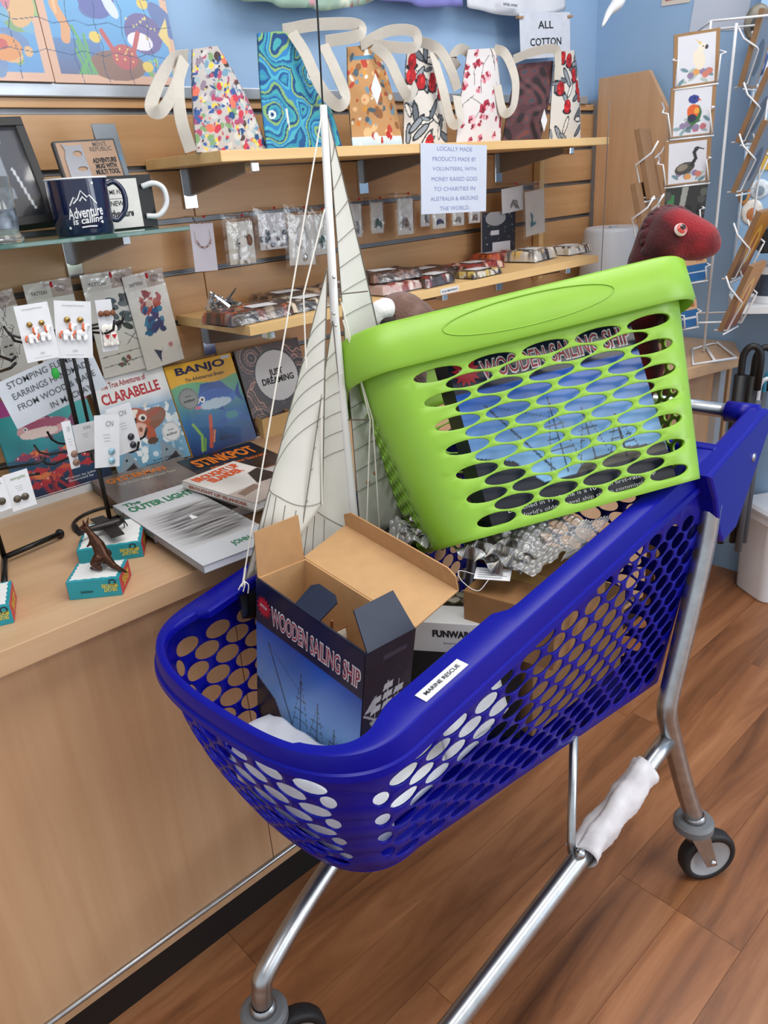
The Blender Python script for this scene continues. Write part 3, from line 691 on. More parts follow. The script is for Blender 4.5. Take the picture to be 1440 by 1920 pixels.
# ============================================================ THINGS IN THE CART
# ---- open box of a wooden sailing ship
W5, D5, H5 = .222, .087, .275
BR5 = Matrix(((.009, .998, .055), (-.992, .016, -.127), (-.127, -.054, .99))).to_4x4()
BR5.translation = Vector((.4955, .826, .795)); BR5 = BR5 @ T(0, 0, -H5)
ob5 = thing('open_ship_box', 'opened navy carton with WOODEN SAILING SHIP picture standing in the trolley front', 'box', BR5)
t_ = .003; INN = M('c39a6c', .8, 0, .05, 50)
MB().box((0, 0, 0), (W5, t_, H5)).build('front_panel', NAVY, ob5)
MB().box((0, D5 - t_, 0), (W5, D5, H5)).build('back_panel', INN, ob5)
MB().box((0, t_, 0), (t_, D5 - t_, H5)).build('side_panel', INN, ob5)
sp = MB().box((W5 - t_, t_, 0), (W5, D5 - t_, H5)).build('side_panel', NAVY, ob5); sp['label'] = 'navy end panel with a small silver ship'
MB().box((t_, t_, 0), (W5 - t_, D5 - t_, t_)).build('base_panel', INN, ob5)
MB().box((t_, t_, .004), (W5 - t_, t_ + .001, H5 - .002)).build('front_lining', INN, ob5)
ship_print(ob5, W5, H5, T(0, -.0003, 0) @ XZ)
# silver ship printed on the end panel
EM = Matrix(((0, 0, 1, W5 + .0004), (1, 0, 0, 0), (0, 1, 0, 0), (0, 0, 0, 1)))
def endship(U, V):
    V = V - .028; c = Cv(U, V, '12162a'); cx = D5 * .5; g = 'b9bcc0'
    c.poly([(cx - .03, .132), (cx + .03, .136), (cx + .024, .118), (cx - .02, .116)], 'a0a3a8'); c.line([(cx - .04, .148), (cx - .02, .132)], .0025, g)
    for dx, h0, n in ((-.02, .165, 2), (.0, .18, 3), (.02, .172, 2)):
        c.line([(cx + dx, .132), (cx + dx, h0 + .006)], .0014, g)
        for k in range(n): y = .143 + k * .0145; c.poly([(cx + dx - .009, y), (cx + dx + .008, y + .001), (cx + dx + .0095, y + .011), (cx + dx - .006, y + .011)], 'c9ccd0')
    c.poly([(cx - .04, .15), (cx - .022, .172), (cx - .021, .15)], g)
    c.rect(cx - .012, .222, cx + .03, .23, '3a3e50'); c.rect(cx - .03, .02, cx + .03, .045, '1a1e30')
    return c
sheet('end_print', D5, H5, endship, sp, .0012, PGLOSS, z=0, m=EM)
text('024-245', sp, D5 * .5, .033, M('8d909a', .6), w=.04, h=.008, z=.0006, m=EM)
# flaps
def flap(name, pts, th, mat, lab=None):
    """pts: 4+ points in box coordinates"""
    P_ = [Vector(p) for p in pts]; n_ = (P_[1] - P_[0]).cross(P_[2] - P_[0]).normalized() * th; mb = MB(); k = len(P_)
    mb.add([p - n_ / 2 for p in P_] + [p + n_ / 2 for p in P_], [tuple(range(k)), tuple(range(2 * k - 1, k - 1, -1))] + [(i, (i + 1) % k, k + (i + 1) % k, k + i) for i in range(k)])
    o = mb.build(name, mat, ob5)
    if lab: o['label'] = lab
    return o
flap('dust_flap', [(0, .002, H5), (0, D5 - .003, H5), (-.012, D5 - .006, H5 + .068), (-.010, .004, H5 + .066)], .002, CARDB)
flap('dust_flap', [(W5, .002, H5), (W5, D5 - .002, H5), (W5 - .034, D5 - .012, H5 + .044), (W5 - .034, .008, H5 + .042)], .002, NAVY, 'navy end flap folded half shut')
flap('lid', [(-.004, D5, H5), (W5, D5, H5), (W5 - .002, D5 + .082, H5 + .022), (-.006, D5 + .082, H5 + .026)], .0022, INN)
flap('lid_lip', [(-.006, D5 + .082, H5 + .026), (W5 - .002, D5 + .082, H5 + .022), (W5 - .006, D5 + .078, H5 + .044), (W5 - .02, D5 + .077, H5 + .051), (.01, D5 + .077, H5 + .055), (-.006, D5 + .078, H5 + .046)], .0022, CARDB)
flap('tuck_tab', [(.085, 0, H5), (.135, 0, H5), (.137, .028, H5 + .018), (.127, .034, H5 + .022), (.094, .034, H5 + .023), (.084, .028, H5 + .018)], .0018, NAVY)
# model inside, only its rigging peeps out
ms = thing('boxed_ship_model', 'small wooden ship model inside the opened navy carton', 'model ship', BR5 @ T(W5 / 2, D5 / 2, .01))
WD = M('8a5630', .6, 0, .1, 80)
hull = []
for k in range(9):
    x = -.08 + .02 * k; wdt = .022 * math.sin(math.pi * (k + .6) / 10); hull.append([Vector((x, wdt * math.cos(a), .04 + .03 * math.sin(a))) for a in np.linspace(math.pi, 2 * math.pi, 8)])
MB().loft(hull).build('hull', WD, ms, smooth=True)
for x, h in ((-.05, .2), (0, .235), (.05, .215)):
    mt = MB().tube([(x, 0, .03), (x, 0, h)], .0022, 8).build('mast', WD, ms)
    for q in (.5, .72, .9):
        MB().tube([(x - .003, -.032, h * q), (x - .003, .032, h * q)], .0013, 6).build('yard', WD, mt)
        MB().ribbon([((x + .004 * math.sin(f_ * 3.1), 0, h * q - .03 * f_), (0, 1, 0)) for f_ in np.linspace(0, 1, 6)], .05, .0004).build('sail', M('e9e2d4', .8), mt)
# ---- white folded cushion sheet in the cart bottom, front
def soft_slab(name, lab, cat, mw, l, d, h, mat, amp=.004, nn=26, seed=1):
    g = random.Random(seed); ph = [g.uniform(0, 6) for _ in range(6)]; rings = []
    mb = MB(); n1, n2 = nn, nn; top_, bo = [], []
    for i in range(n1 + 1):
        for j in range(n2 + 1):
            x, y = l * i / n1, d * j / n2; e = min(i, n1 - i, j, n2 - j); k = min(1, e / 2)
            z = h * (.45 + .55 * k) + amp * (math.sin(x * 60 + ph[0]) * math.sin(y * 45 + ph[1]) + .6 * math.sin(x * 130 + y * 70 + ph[2]))
            mb.v.append((x, y, z))
    for i in range(n1 + 1):
        for j in range(n2 + 1): mb.v.append((l * i / n1, d * j / n2, 0))
    o = (n1 + 1) * (n2 + 1)
    for i in range(n1):
        for j in range(n2):
            a = i * (n2 + 1) + j; b = a + n2 + 1; mb.f.append((a, b, b + 1, a + 1)); mb.f.append((o + a, o + a + 1, o + b + 1, o + b))
    for i in range(n1):
        a = i * (n2 + 1); b = a + n2 + 1; mb.f.append((a, o + a, o + b, b)); a += n2; b += n2; mb.f.append((a, b, o + b, o + a))
    for j in range(n2):
        mb.f.append((j, j + 1, o + j + 1, o + j)); a = n1 * (n2 + 1) + j; mb.f.append((a, o + a, o + a + 1, a + 1))
    ob_ = mb.build(name, mat, smooth=True, mw=mw); return tag(ob_, lab, cat)
WSH = M('dcdfe4', .85, 0, .03, 60, .4)
soft_slab('foam_wrap', 'folded white foam wrap lying in the trolley nose under the ship carton', 'packing foam', CM @ T(.085, -.085, .508), .30, .20, .028, WSH, .003)
fw2 = soft_slab('foam_wrap', 'white padded wrap standing along the trolley side behind the slots', 'packing foam', CM @ T(.235, -.098, .545) @ Matrix.Rotation(math.radians(80), 4, 'X'), .16, .10, .012, WSH, .002, seed=4)
fw3 = soft_slab('foam_wrap', 'block of white foam wrap filling the trolley nose in front of the carton', 'packing foam', CM @ T(.122, -.10, .512) @ Matrix.Rotation(math.radians(90), 4, 'Z'), .245, .072, .088, WSH, .004, seed=9)
# ---- game box
fp = [PZ((775, 1178), .735), PZ((935, 1160), .735)]
gm = fm((.655, .715, .50), (.10, -.145, 0), (0, 0, 1)); gw, gh2, gdp = .175, .197, .055
gb = thing('game_box', 'white topped black game carton between the open ship box and the brown box', 'box', gm)
MB().box((0, 0, -gdp), (gw, gh2 - .05, 0)).build('carton', BLACK, gb, bevel=.001)
MB().box((-.001, gh2 - .05, -gdp - .001), (gw + .001, gh2, .001)).build('box_top', WHITE, gb, bevel=.001)
text('FUNWARE', gb, gw * .45, gh2 - .018, INK, w=.06, h=.012, z=.0016, bold=.05); text('board game set', gb, gw * .5, gh2 - .034, INK, w=.045, h=.004, z=.0016, bold=0)
def toppic(U, V):
    c = Cv(U, V, '8b7f72'); c.blobs(60, .004, .016, ['2c2a28', 'c9b99c', '5a4a3a', 'd8d2c4', '6f6a62'], 3, .3, (0, 0, .14, .07)); c.ell(.09, .03, .03, .012, 'c59a4a'); return c
sheet('top_print', .135, .045, toppic, gb, .002, PGLOSS, z=0, m=Matrix(((1, 0, 0, .03), (0, 0, 1, gh2 + .0004), (0, -1, 0, -.048), (0, 0, 0, 1))))
# ---- brown carton
ba, bb_ = PZ((868, 1106), .745), PZ((1000, 1142), .745); bm = fm((ba.x, ba.y, .655), bb_ - ba, (0, 0, 1))
bc = thing('brown_carton', 'plain brown cardboard carton behind the game box in the trolley', 'box', bm)
MB().box((0, 0, -.19), (.14, .09, 0)).build('carton', M('9a7046', .8, 0, .06, 40), bc, bevel=.002)
MB().box((.0, .0902, -.09), (.125, .0908, -.06)).build('packing_tape', M('b08a58', .3), bc)
lc = thing('large_carton', 'large brown carton at the bottom of the trolley seen through the side slots', 'box', CM @ T(.40, -.135, .4985) @ Matrix.Rotation(math.radians(-5), 4, 'Z'))
MB().box((0, 0, 0), (.25, .17, .15)).build('carton', M('8f6a44', .8, 0, .08, 30), lc, bevel=.002); MB().box((0, .07, .1502), (.25, .10, .1508)).build('packing_tape', M('a88250', .3), lc)
# ---- dark plush lower in the cart
pm_ = MB(); g = random.Random(3)
for k in range(9): pm_.ball((g.uniform(-.05, .05), g.uniform(-.04, .04), g.uniform(-.02, .03)), g.uniform(.02, .035), 7)
o = remesh(pm_.build('plush_toy', plush_mat('brown_red_plush', '3b2420', '6a2a26', 30), mw=CM @ T(.58, .04, .705)), .006); tag(o, 'brown and dark red soft toy under the bubble wrap in the trolley', 'soft toy')
# ---- twisted metal wall ornament
tm = fm(PZ((742, 1022), .775), PZ((965, 1090), .775) - PZ((742, 1022), .775), Vector((.55, .83, .1)))
L5 = (PZ((965, 1090), .775) - PZ((742, 1022), .775)).length
orn = thing('twisted_metal_ornament', 'silver wall ornament of twisted metal strips lying below the green basket', 'ornament', tm)
TWM = M('b0aeaa', .25, .95, .2, 14)
for k in range(8):
    y0 = .008 + k * .0155; pts = []; ln = L5 * (.86 + .22 * math.sin(math.pi * (k + .5) / 8)); off = -.03 * math.sin(math.pi * k / 8) + (.02 if k % 2 else 0)
    for i in range(81):
        f_ = i / 80; a = .35 + 1.15 * math.sin(f_ * math.pi * 6.5 + k * 1.3); x = off + ln * f_; y = y0 + .012 * math.sin(f_ * math.pi) - .004
        pts.append(((x, y, .01 + .006 * math.sin(f_ * math.pi)), (0, math.cos(a), math.sin(a))))
    MB().ribbon(pts, .021, .0005).build('twisted_strip', TWM, orn, smooth=False)
# paper tag on the ornament
tg = fm(PZ((888, 1085), .772), PZ((958, 1090), .772) - PZ((888, 1085), .772), Vector((.5, .8, .15)))
tt = thing('price_tag', 'white paper price tag tied to the twisted metal ornament', 'tag', tg)
MB().box((0, 0, -.0003), (.05, .026, .0003)).build('tag_card', PAPER, tt)
for k in range(4): MB().box((.005, .019 - .005 * k, .0003), (.045 - .006 * (k % 2), .0202 - .005 * k, .0006)).build('printed_line', M('8a8d94', .6), tt)
MB().tube(catmull([(0, .01, 0), (-.02, .0, .012), (-.012, -.02, .01), (.01, -.028, .002), (.022, -.008, .006)], 6), .0005, 6).build('tag_string', WHITE, tt)
# ---- bubble wrap
def bubble(name, lab, corners, nu, nv, sag, seed):
    a, b, c, d = [Vector(p) for p in corners]; g = random.Random(seed); mb = MB(); ph = g.uniform(0, 6)
    n_ = (b - a).cross(d - a).normalized()
    if n_.z < 0: n_ = -n_
    NU, NV = nu * 9, nv * 9
    for i in range(NU + 1):
        for j in range(NV + 1):
            u, v = i / NU, j / NV; p = a.lerp(b, u).lerp(d.lerp(c, u), v)
            q = p + n_ * (sag * math.sin(5 * u + ph) * math.sin(4 * v + ph * 2) + .5 * sag * math.sin(11 * u + 7 * v))
            x, y = u * nu, v * nv; r = int(y); fx = (x + .5 * (r % 2)) % 1 - .5; fy = y % 1 - .5; rr = math.hypot(fx, fy)
            q += n_ * (.0062 * math.sqrt(max(0, 1 - (rr / .44) ** 2))); mb.v.append(tuple(q))
    for i in range(NU):
        for j in range(NV): k = i * (NV + 1) + j; mb.f.append((k, k + NV + 1, k + NV + 2, k + 1))
    return tag(mb.build(name, BUB, smooth=True), lab, 'bubble wrap')
def bubmat():
    m, N, L, B = nt('bubble_plastic'); N.remove(B); out = N['Material Output']
    tr = N.new('ShaderNodeBsdfTransparent'); gl_ = N.new('ShaderNodeBsdfGlossy'); gl_.inputs['Roughness'].default_value = .12; df = N.new('ShaderNodeBsdfDiffuse'); df.inputs[0].default_value = (.8, .82, .83, 1)
    fr_ = N.new('ShaderNodeFresnel'); fr_.inputs[0].default_value = 1.6
    m1 = N.new('ShaderNodeMixShader'); m1.inputs[0].default_value = .26; L.new(tr.outputs[0], m1.inputs[1]); L.new(df.outputs[0], m1.inputs[2])
    m2 = N.new('ShaderNodeMixShader'); mt = N.new('ShaderNodeMath'); mt.operation = 'MULTIPLY_ADD'; mt.inputs[1].default_value = .9; mt.inputs[2].default_value = .08
    L.new(fr_.outputs[0], mt.inputs[0]); L.new(mt.outputs[0], m2.inputs[0]); L.new(m1.outputs[0], m2.inputs[1]); L.new(gl_.outputs[0], m2.inputs[2]); L.new(m2.outputs[0], out.inputs[0]); return m
BUB = bubmat()
bubble('bubble_wrap', 'clear bubble wrap spilling out under the right of the green basket', [PZ((878, 1025), .785), PZ((1000, 1085), .785), PZ((1120, 985), .815), PZ((1010, 950), .82)], 11, 8, .008, 2)
bubble('bubble_wrap', 'small bunch of bubble wrap beside the ship sails under the basket corner', [PZ((715, 1020), .785), PZ((800, 1030), .79), PZ((830, 985), .79), PZ((735, 985), .79)], 6, 4, .01, 5)
o = bubble('bubble_wrap', 'bubble wrapped dark parcel at the rear of the trolley below the basket', [PZ((1050, 1055), .805), PZ((1095, 1030), .805), PZ((1150, 965), .825), PZ((1085, 980), .825)], 9, 7, .006, 8)
mb = MB(); mb.ball((0, 0, 0), (.09, .06, .025), 10)
tag(remesh(mb.build('dark_parcel', plush_mat('dark_mottled_wrap', '1d1614', '4a211c', 40), mw=CM @ T(.66, .03, .765)), .006), 'dark reddish parcel inside bubble wrap at the trolley rear', 'parcel')
# ============================================================ MODEL YACHT
YS = .853
def SY(px, dy=0.): return PY(px, YS + dy)
bow = SY((452, 1102)); mb0 = SY((668, 1020)); mtop = SY((606, 197))
yo = Vector((mb0.x, YS, .70)); yt = thing('model_yacht', 'model sailing yacht with tall cream sails standing in the blue trolley', 'model yacht', T(*yo)); yi = T(*(-yo))
SAILM = M('d6d4cc', .85, 0, .03, 25); WHT = M('e2e2e0', .5, 0, .02); ROPE = M('e6e2d8', .9, 0, .04); SEAM = M('6a665c', .8)
# hull: black, bow towards the trolley nose
hl = []; zd = bow.z - .012; x0, x1 = bow.x - .006, mb0.x + .26
for k in range(17):
    f_ = k / 16; x = x0 + (x1 - x0) * f_; wd_ = .024 * (math.sin(math.pi * min(1, (f_ + .03) * .8)) ** .7); dp = .02 + .055 * math.sin(math.pi * min(1, f_ * .95 + .05)) ** .6
    sz = zd + .012 * (1 - 2 * f_) ** 2 - .010
    hl.append([yi @ Vector((x, YS + wd_ * math.cos(a), sz + dp * math.sin(a))) for a in np.linspace(math.pi, 2 * math.pi, 11)])
MB().loft(hl).build('hull', M('0d0f14', .2, 0, .05, coat=.4), yt, smooth=False, auto=.6)
MB().tube([yi @ p for p in (mb0 + Vector((.006, 0, -.04)), mb0, SY((628, 600)), mtop)], [.0075, .0072, .0062, .0046], 14).build('mast', WHT, yt, smooth=True)
def sail(name, head, tack, clew, belly, rows, dy=(0, 0, 0), roach=0, extra=(), slope=.1, two=False):
    H_, K_, C_ = SY(head, dy[0]), SY(tack, dy[1]), SY(clew, dy[2])
    def S(a, b):        # a: 0 head..1 foot; b: 0 luff..1 leech
        p = H_.lerp(K_, a).lerp(H_.lerp(C_, a), b)
        k = math.sin(math.pi * b) * math.sin(math.pi * min(1, a * .95 + .05))
        p = p + Vector((0, belly * k * a, 0)); e = (C_ - K_).normalized() if (C_ - K_).length > 0 else Vector((1, 0, 0))
        return p + e * roach * math.sin(math.pi * a) * b + Vector((0, 0, -.018 * math.sin(math.pi * b) * max(0, a - .8) * 5 * (name == 'jib')))
    nu, nv = 40, 16; mb = MB()
    for i in range(nu + 1):
        for j in range(nv + 1): mb.v.append(tuple(yi @ S(max(i / nu, .002), j / nv)))
    for i in range(nu):
        for j in range(nv): k = i * (nv + 1) + j; mb.f.append((k, k + 1, k + nv + 2, k + nv + 1))
    o = mb.build(name, SAILM, yt, smooth=True); solidify(o, .0006)
    sm_ = MB(); off = Vector((0, -.0011, 0))
    for r in rows:
        a0, a1 = r if isinstance(r, tuple) else (r, r + slope)
        pts = [yi @ (S(min(1, max(.004, a0 + (a1 - a0) * j / 14)), j / 14) + off) for j in range(15)]; sm_.tube(pts, .00042, 5)
    for (a0, b0, a1, b1) in extra: sm_.tube([yi @ (S(a0 + (a1 - a0) * j / 14, b0 + (b1 - b0) * j / 14) + off) for j in range(15)], .00042, 5)
    for b in (0, 1): sm_.tube([yi @ (S(max(.004, i / 24), b) + off * .6) for i in range(25)], .0007, 5)
    sm_.build('seam_lines', SEAM, o); return o
sail('main_sail', (612, 208), (676, 1008), (778, 983), .012, [.1 + .055 * k for k in range(15)], (.004, .004, .03), .012, slope=-.045)
sail('staysail', (623, 600), (556, 1060), (664, 1002), .02, [.16 + .088 * k for k in range(6)], (-.002, -.002, .0), 0, [(.72, .0, .98, 1), (.76, .15, .99, .1), (.8, .3, .99, .25), (.86, .5, .99, .45)], -.03)
sail('jib', (613, 503), (459, 1088), (604, 946), .03, [.22 + .082 * k for k in range(6)], (-.004, -.002, -.006), 0, [(.70, .0, .985, 1), (.74, .12, .99, .08), (.79, .3, .985, .22), (.85, .48, .985, .38), (.9, .64, .985, .55)], -.025)
MB().tube([yi @ SY((676, 1012), .004), yi @ SY((780, 984), .03)], .0035, 10).build('boom', WHT, yt, smooth=True)
def rope(pts, r=.0011): MB().tube([yi @ SY(p[:2], p[2] if len(p) > 2 else -.008) for p in pts], r, 6).build('rigging_line', ROPE, yt)
rope([(605, 205), (454, 1100)]); rope([(609, 392), (569, 552), (574, 690)]); rope([(640, 567, -.01), (694, 787, -.03), (687, 1010, -.012)]); rope([(643, 600, -.01), (699, 787, -.032), (714, 1028, -.012)])
rope([(604, 946, -.008), (603, 760, -.006)]); rope([(664, 1002, -.001), (640, 700, -.006)]); rope([(456, 1096), (460, 1065)], .0016)
for a, b in (((634, 552), (690, 546)), ((648, 787), (698, 787))):
    MB().tube([yi @ SY(a, -.004), yi @ SY(b, -.03)], .0009, 6).build('spreader', M('5a4a3c', .6), yt)
for p in ((690, 905, -.018), (703, 887, -.02)): MB().ball(yi @ SY(p[:2], p[2]), .0032, 7).build('wooden_block', M('8a6038', .6), yt, smooth=True)
for p in ((626, 520), (626, 588), (629, 610)): MB().ball(yi @ SY(p, -.009), .0026, 7).build('eyelet', CHROME, yt, smooth=True)
# loose knot at the bow
for k in range(3): MB().tube(catmull([yi @ SY((459, 1090), -.01), yi @ SY((452 + 7 * k, 1097), -.014), yi @ SY((447 + 9 * k, 1106 + 3 * k), -.012)], 4), .0009, 5).build('rope_end', ROPE, yt)
# ============================================================ ON THE COUNTER
# ---- white tray lip behind which the books lean
a = PZ((0, 982), ZC); b = PZ((165, 927), ZC)
tr = thing('book_tray', 'white card tray at the back of the counter holding the leaning books', 'tray', T(.6, 1.46, ZC)); ti = T(-.6, -1.46, -ZC)
MB().box((-.3, 1.438, ZC), (1.25, 1.50, ZC + .004), ti).build('tray_base', WHITE, tr)
MB().box((-.3, 1.436, ZC), (.55, 1.4385, ZC + .019), ti).build('tray_lip', WHITE, tr)
def lean_book(name, label, bl, br, tl, th, paint, cat='book', yb=1.436, ytp=1.492, spine='2a2a30', res=.0016):
    BL, BR, TL = PY(bl, yb), PY(br, yb), PY(tl, ytp); BR.z = BL.z = max((BL.z + BR.z) / 2, ZC + .0045)
    m, w, h = from3(BL, BR, TL); t = thing(name, label, cat, m)
    MB().box((0, 0, -th), (w, h, -.0002)).build('book_block', PAPER, t); cvr = MB().box((-.0005, 0, -.0008), (w, h, 0)).box((-.001, 0, -th), (0, h, 0)).build('cover', M(spine, .4), t)
    sheet('cover_print', w, h, lambda U, V: paint(U, V, w, h), t, res, PGLOSS, z=.0005)
    return t, w, h
def fish(c, x, y, l, h, col, fin, eye=True, dark=None, flip=1):
    c.poly([(x - flip * l * .5, y), (x - flip * l * .72, y + h * .55), (x - flip * l * .66, y), (x - flip * l * .72, y - h * .5)], fin)
    c.poly([(x - flip * l * .25, y + h * .35), (x, y + h * .85), (x + flip * l * .22, y + h * .35)], fin); c.poly([(x - flip * l * .1, y - h * .35), (x - flip * l * .15, y - h * .7), (x + flip * l * .12, y - h * .4)], fin)
    c.ell(x, y, l * .55, h * .46, col)
    if dark: c.ell(x - flip * l * .05, y + h * .18, l * .45, h * .24, dark)
    if eye: c.ell(x + flip * l * .36, y + h * .1, h * .1, h * .1, 'f4f4f0'); c.ell(x + flip * l * .37, y + h * .1, h * .05, h * .05, '101018')
def p_fishbook(U, V, w, h):
    c = Cv(U, V, '2a8f98'); c.grad(h * .35, '1f6f80', h * .84, '3aa5a6', (V < h * .84)); c.grad(0, '1c2344', h * .42, '23506e', V < h * .42); c.rect(0, h * .84, w, h, 'b54a92')
    c.mott(.12, 90); fish(c, w * .46, h * .66, w * .5, h * .2, 'd9a3a8', '7a3a66', True, 'a8506e', -1); c.ell(w * .40, h * .62, w * .2, h * .05, 'ead2cc')
    g = random.Random(4)
    for k in range(16): fish(c, g.uniform(.12, .92) * w, g.uniform(.1, .45) * h, w * g.uniform(.12, .2), h * .06, g.choice(['c8553c', 'b2303a', 'd97a4a', '8a3a5a']), 'b23a40', True, None, g.choice([1, -1]))
    for k in range(12): x = w * (.3 + .05 * k * g.random()); c.line([(x, 0), (x + g.uniform(-.02, .02), h * g.uniform(.08, .2))], .005, g.choice(['a8303a', '7a2a40']))
    return c
t, w, h = lean_book('picture_book', 'teal picture book of pink and red fish leaning at the left', (42, 945), (212, 892), (2, 752), .005, p_fishbook, spine='2a6f78')
text('MAE', t, w * .8, h * .9, WHITE, h=h * .06, bold=.02); text('Written by John\nIllustrated by', t, w * .66, h * .09, WHITE, w=w * .34, h=h * .06, bold=0)
def p_clara(U, V, w, h):
    c = Cv(U, V, 'dfe6ea'); c.grad(h * .62, 'a9c3da', h * .74, 'f0f2f2', (V > h * .62)); c.grad(0, '6fa3bf', h * .62, '7fa9cb', V <= h * .62); c.mott(.1, 120)
    c.blobs(70, .003, .011, ['e9f0f2', 'd5e4ea', '9fc0d2'], 5, .4, (0, h * .1, w, h * .6))
    c.ell(w * .62, h * .47, w * .24, h * .1, '8a5a44', 20); c.ell(w * .42, h * .5, w * .2, h * .125, 'b5573a'); c.ell(w * .40, h * .40, w * .15, h * .075, 'e0b5a4'); c.ell(w * .33, h * .40, .004, .005, '9a5a4a'); c.ell(w * .45, h * .40, .004, .005, '9a5a4a')
    c.poly([(w * .36, h * .62), (w * .42, h * .52), (w * .5, h * .6)], 'f2ece4'); c.ell(w * .68, h * .53, w * .12, h * .03, 'a04a34', 20); c.ell(w * .2, h * .53, w * .08, h * .025, 'a04a34', -20)
    for x in (.34, .52): c.ell(w * x, h * .51, w * .055, h * .035, 'f4f0e6'); c.ell(w * (x + .005), h * .505, w * .028, h * .022, '2a1c18')
    c.poly([(w * .24, h * .6), (w * .19, h * .67), (w * .29, h * .62)], 'e6dcc8'); c.poly([(w * .6, h * .6), (w * .66, h * .66), (w * .56, h * .62)], 'e6dcc8')
    c.ell(w * .56, h * .33, w * .07, h * .09, 'b5573a'); c.ell(w * .56, h * .26, w * .075, h * .035, '5a4030')
    for x0, f in ((.12, 1), (.72, -1)):
        c.poly([(w * (x0 - .16), 0), (w * (x0 + .06 * f), h * .24), (w * (x0 + .16), h * .08), (w * (x0 + .2), 0)], '8a9aa6'); c.poly([(w * (x0 - .06), h * .03), (w * (x0 + .1), h * .1), (w * (x0 + .13), h * .03)], '3a3034')
        c.ell(w * (x0 + .02 * f), h * .14, .0025, .0025, '101014')
    c.ell(w * .84, h * .3, w * .13, w * .13, 'e6e8ea'); c.ring(w * .84, h * .3, w * .115, w * .125, 'a8acb0'); return c
t, w, h = lean_book('picture_book', 'children\'s book The True Adventures of Clarabelle with a cow and sharks', (226, 893), (358, 856), (187, 706), .006, p_clara, spine='c9ced2', yb=1.432)
text('The True Adventures of', t, w * .42, h * .9, M('b0303a', .5), w=w * .62, h=h * .06, rot=2, bold=.02); text('CLARABELLE', t, w * .48, h * .78, M('c0303a', .5), w=w * .8, h=h * .11, rot=3, bold=.03)
text('author', t, w * .84, h * .28, INK, w=w * .16, h=h * .03); text('by the', t, w * .84, h * .32, INK, w=w * .08, h=h * .018); text('by John Clarke\nIllustrated by Benni Clarke', t, w * .62, h * .045, NAVY, w=w * .5, h=h * .055, bold=.01)
def p_banjo(U, V, w, h):
    c = Cv(U, V, 'f2b81e'); k = V < h * (.76 + .025 * np.sin(U / w * 7)); t = np.clip(V / (h * .76), 0, 1)[..., None]
    g = np.where(t < .5, np.array(lin('1a2a6a')) * (1 - t * 2) + np.array(lin('1f6aa4')) * t * 2, np.array(lin('1f6aa4')) * (2 - 2 * t) + np.array(lin('6fb884')) * (t * 2 - 1)); c.a[k] = g[k]; c.mott(.08, 90)
    c.poly([(w * .34, h * .62), (w * .42, h * .74), (w * .72, h * .73), (w * .84, h * .6)], '1d4fa8'); fish(c, w * .58, h * .55, w * .56, h * .23, '2a6ac2', '1a48a0', False, '1f57b4', -1); c.ell(w * .56, h * .5, w * .24, h * .055, 'b9d3e6')
    for x in (.30, .385): c.ell(w * x, h * .575, .0065, .0065, 'f4f6f8'); c.ell(w * x - .001, h * .575, .003, .003, '101018')
    c.ell(w * .29, h * .50, w * .05, h * .016, 'd86a8a')
    c.ell(w * .74, h * .33, w * .17, h * .07, '2a66b0'); c.ell(w * .74, h * .335, w * .1, h * .045, '3f8f9a'); c.ell(w * .56, h * .27, w * .09, h * .04, '2356a0', 30); c.ell(w * .93, h * .27, w * .08, h * .04, '2356a0', -30)
    c.line([(w * .3, h * .06), (w * .36, h * .2), (w * .42, h * .38)], .008, 'c8502a'); c.line([(w * .36, h * .1), (w * .42, h * .22)], .004, 'e08a5a'); c.line([(w * .16, h * .04), (w * .22, h * .2), (w * .14, h * .34)], .006, '8ab84a'); c.line([(w * .2, h * .04), (w * .25, h * .16)], .005, '6aa03a')
    for q in range(5): c.line([(w * .45, h * .1), (w * (.52 + .05 * q), h * (.2 - .03 * q))], .0016, '1a1c30')
    c.ell(w * .2, h * .62, w * .14, w * .14, '8d9290'); c.ring(w * .2, h * .62, w * .125, w * .135, '5a605e'); c.rect(w * .84, h * .955, w * .97, h * .99, 'cfe0ee'); return c
t, w, h = lean_book('picture_book', 'yellow and blue children\'s book BANJO with a cartoon bream', (362, 856), (482, 823), (309, 689), .006, p_banjo, spine='d8a01e', yb=1.43)
text('BANJO', t, w * .5, h * .91, M('1c2250', .5), w=w * .74, h=h * .105, bold=.035); text('The Adventurous Bream', t, w * .52, h * .815, M('1c2250', .5), w=w * .58, h=h * .04, shear=.2, bold=.01)
text('author', t, w * .2, h * .6, INK, w=w * .17, h=h * .03, shear=.2); text('by the', t, w * .2, h * .645, INK, w=w * .08, h=h * .018)
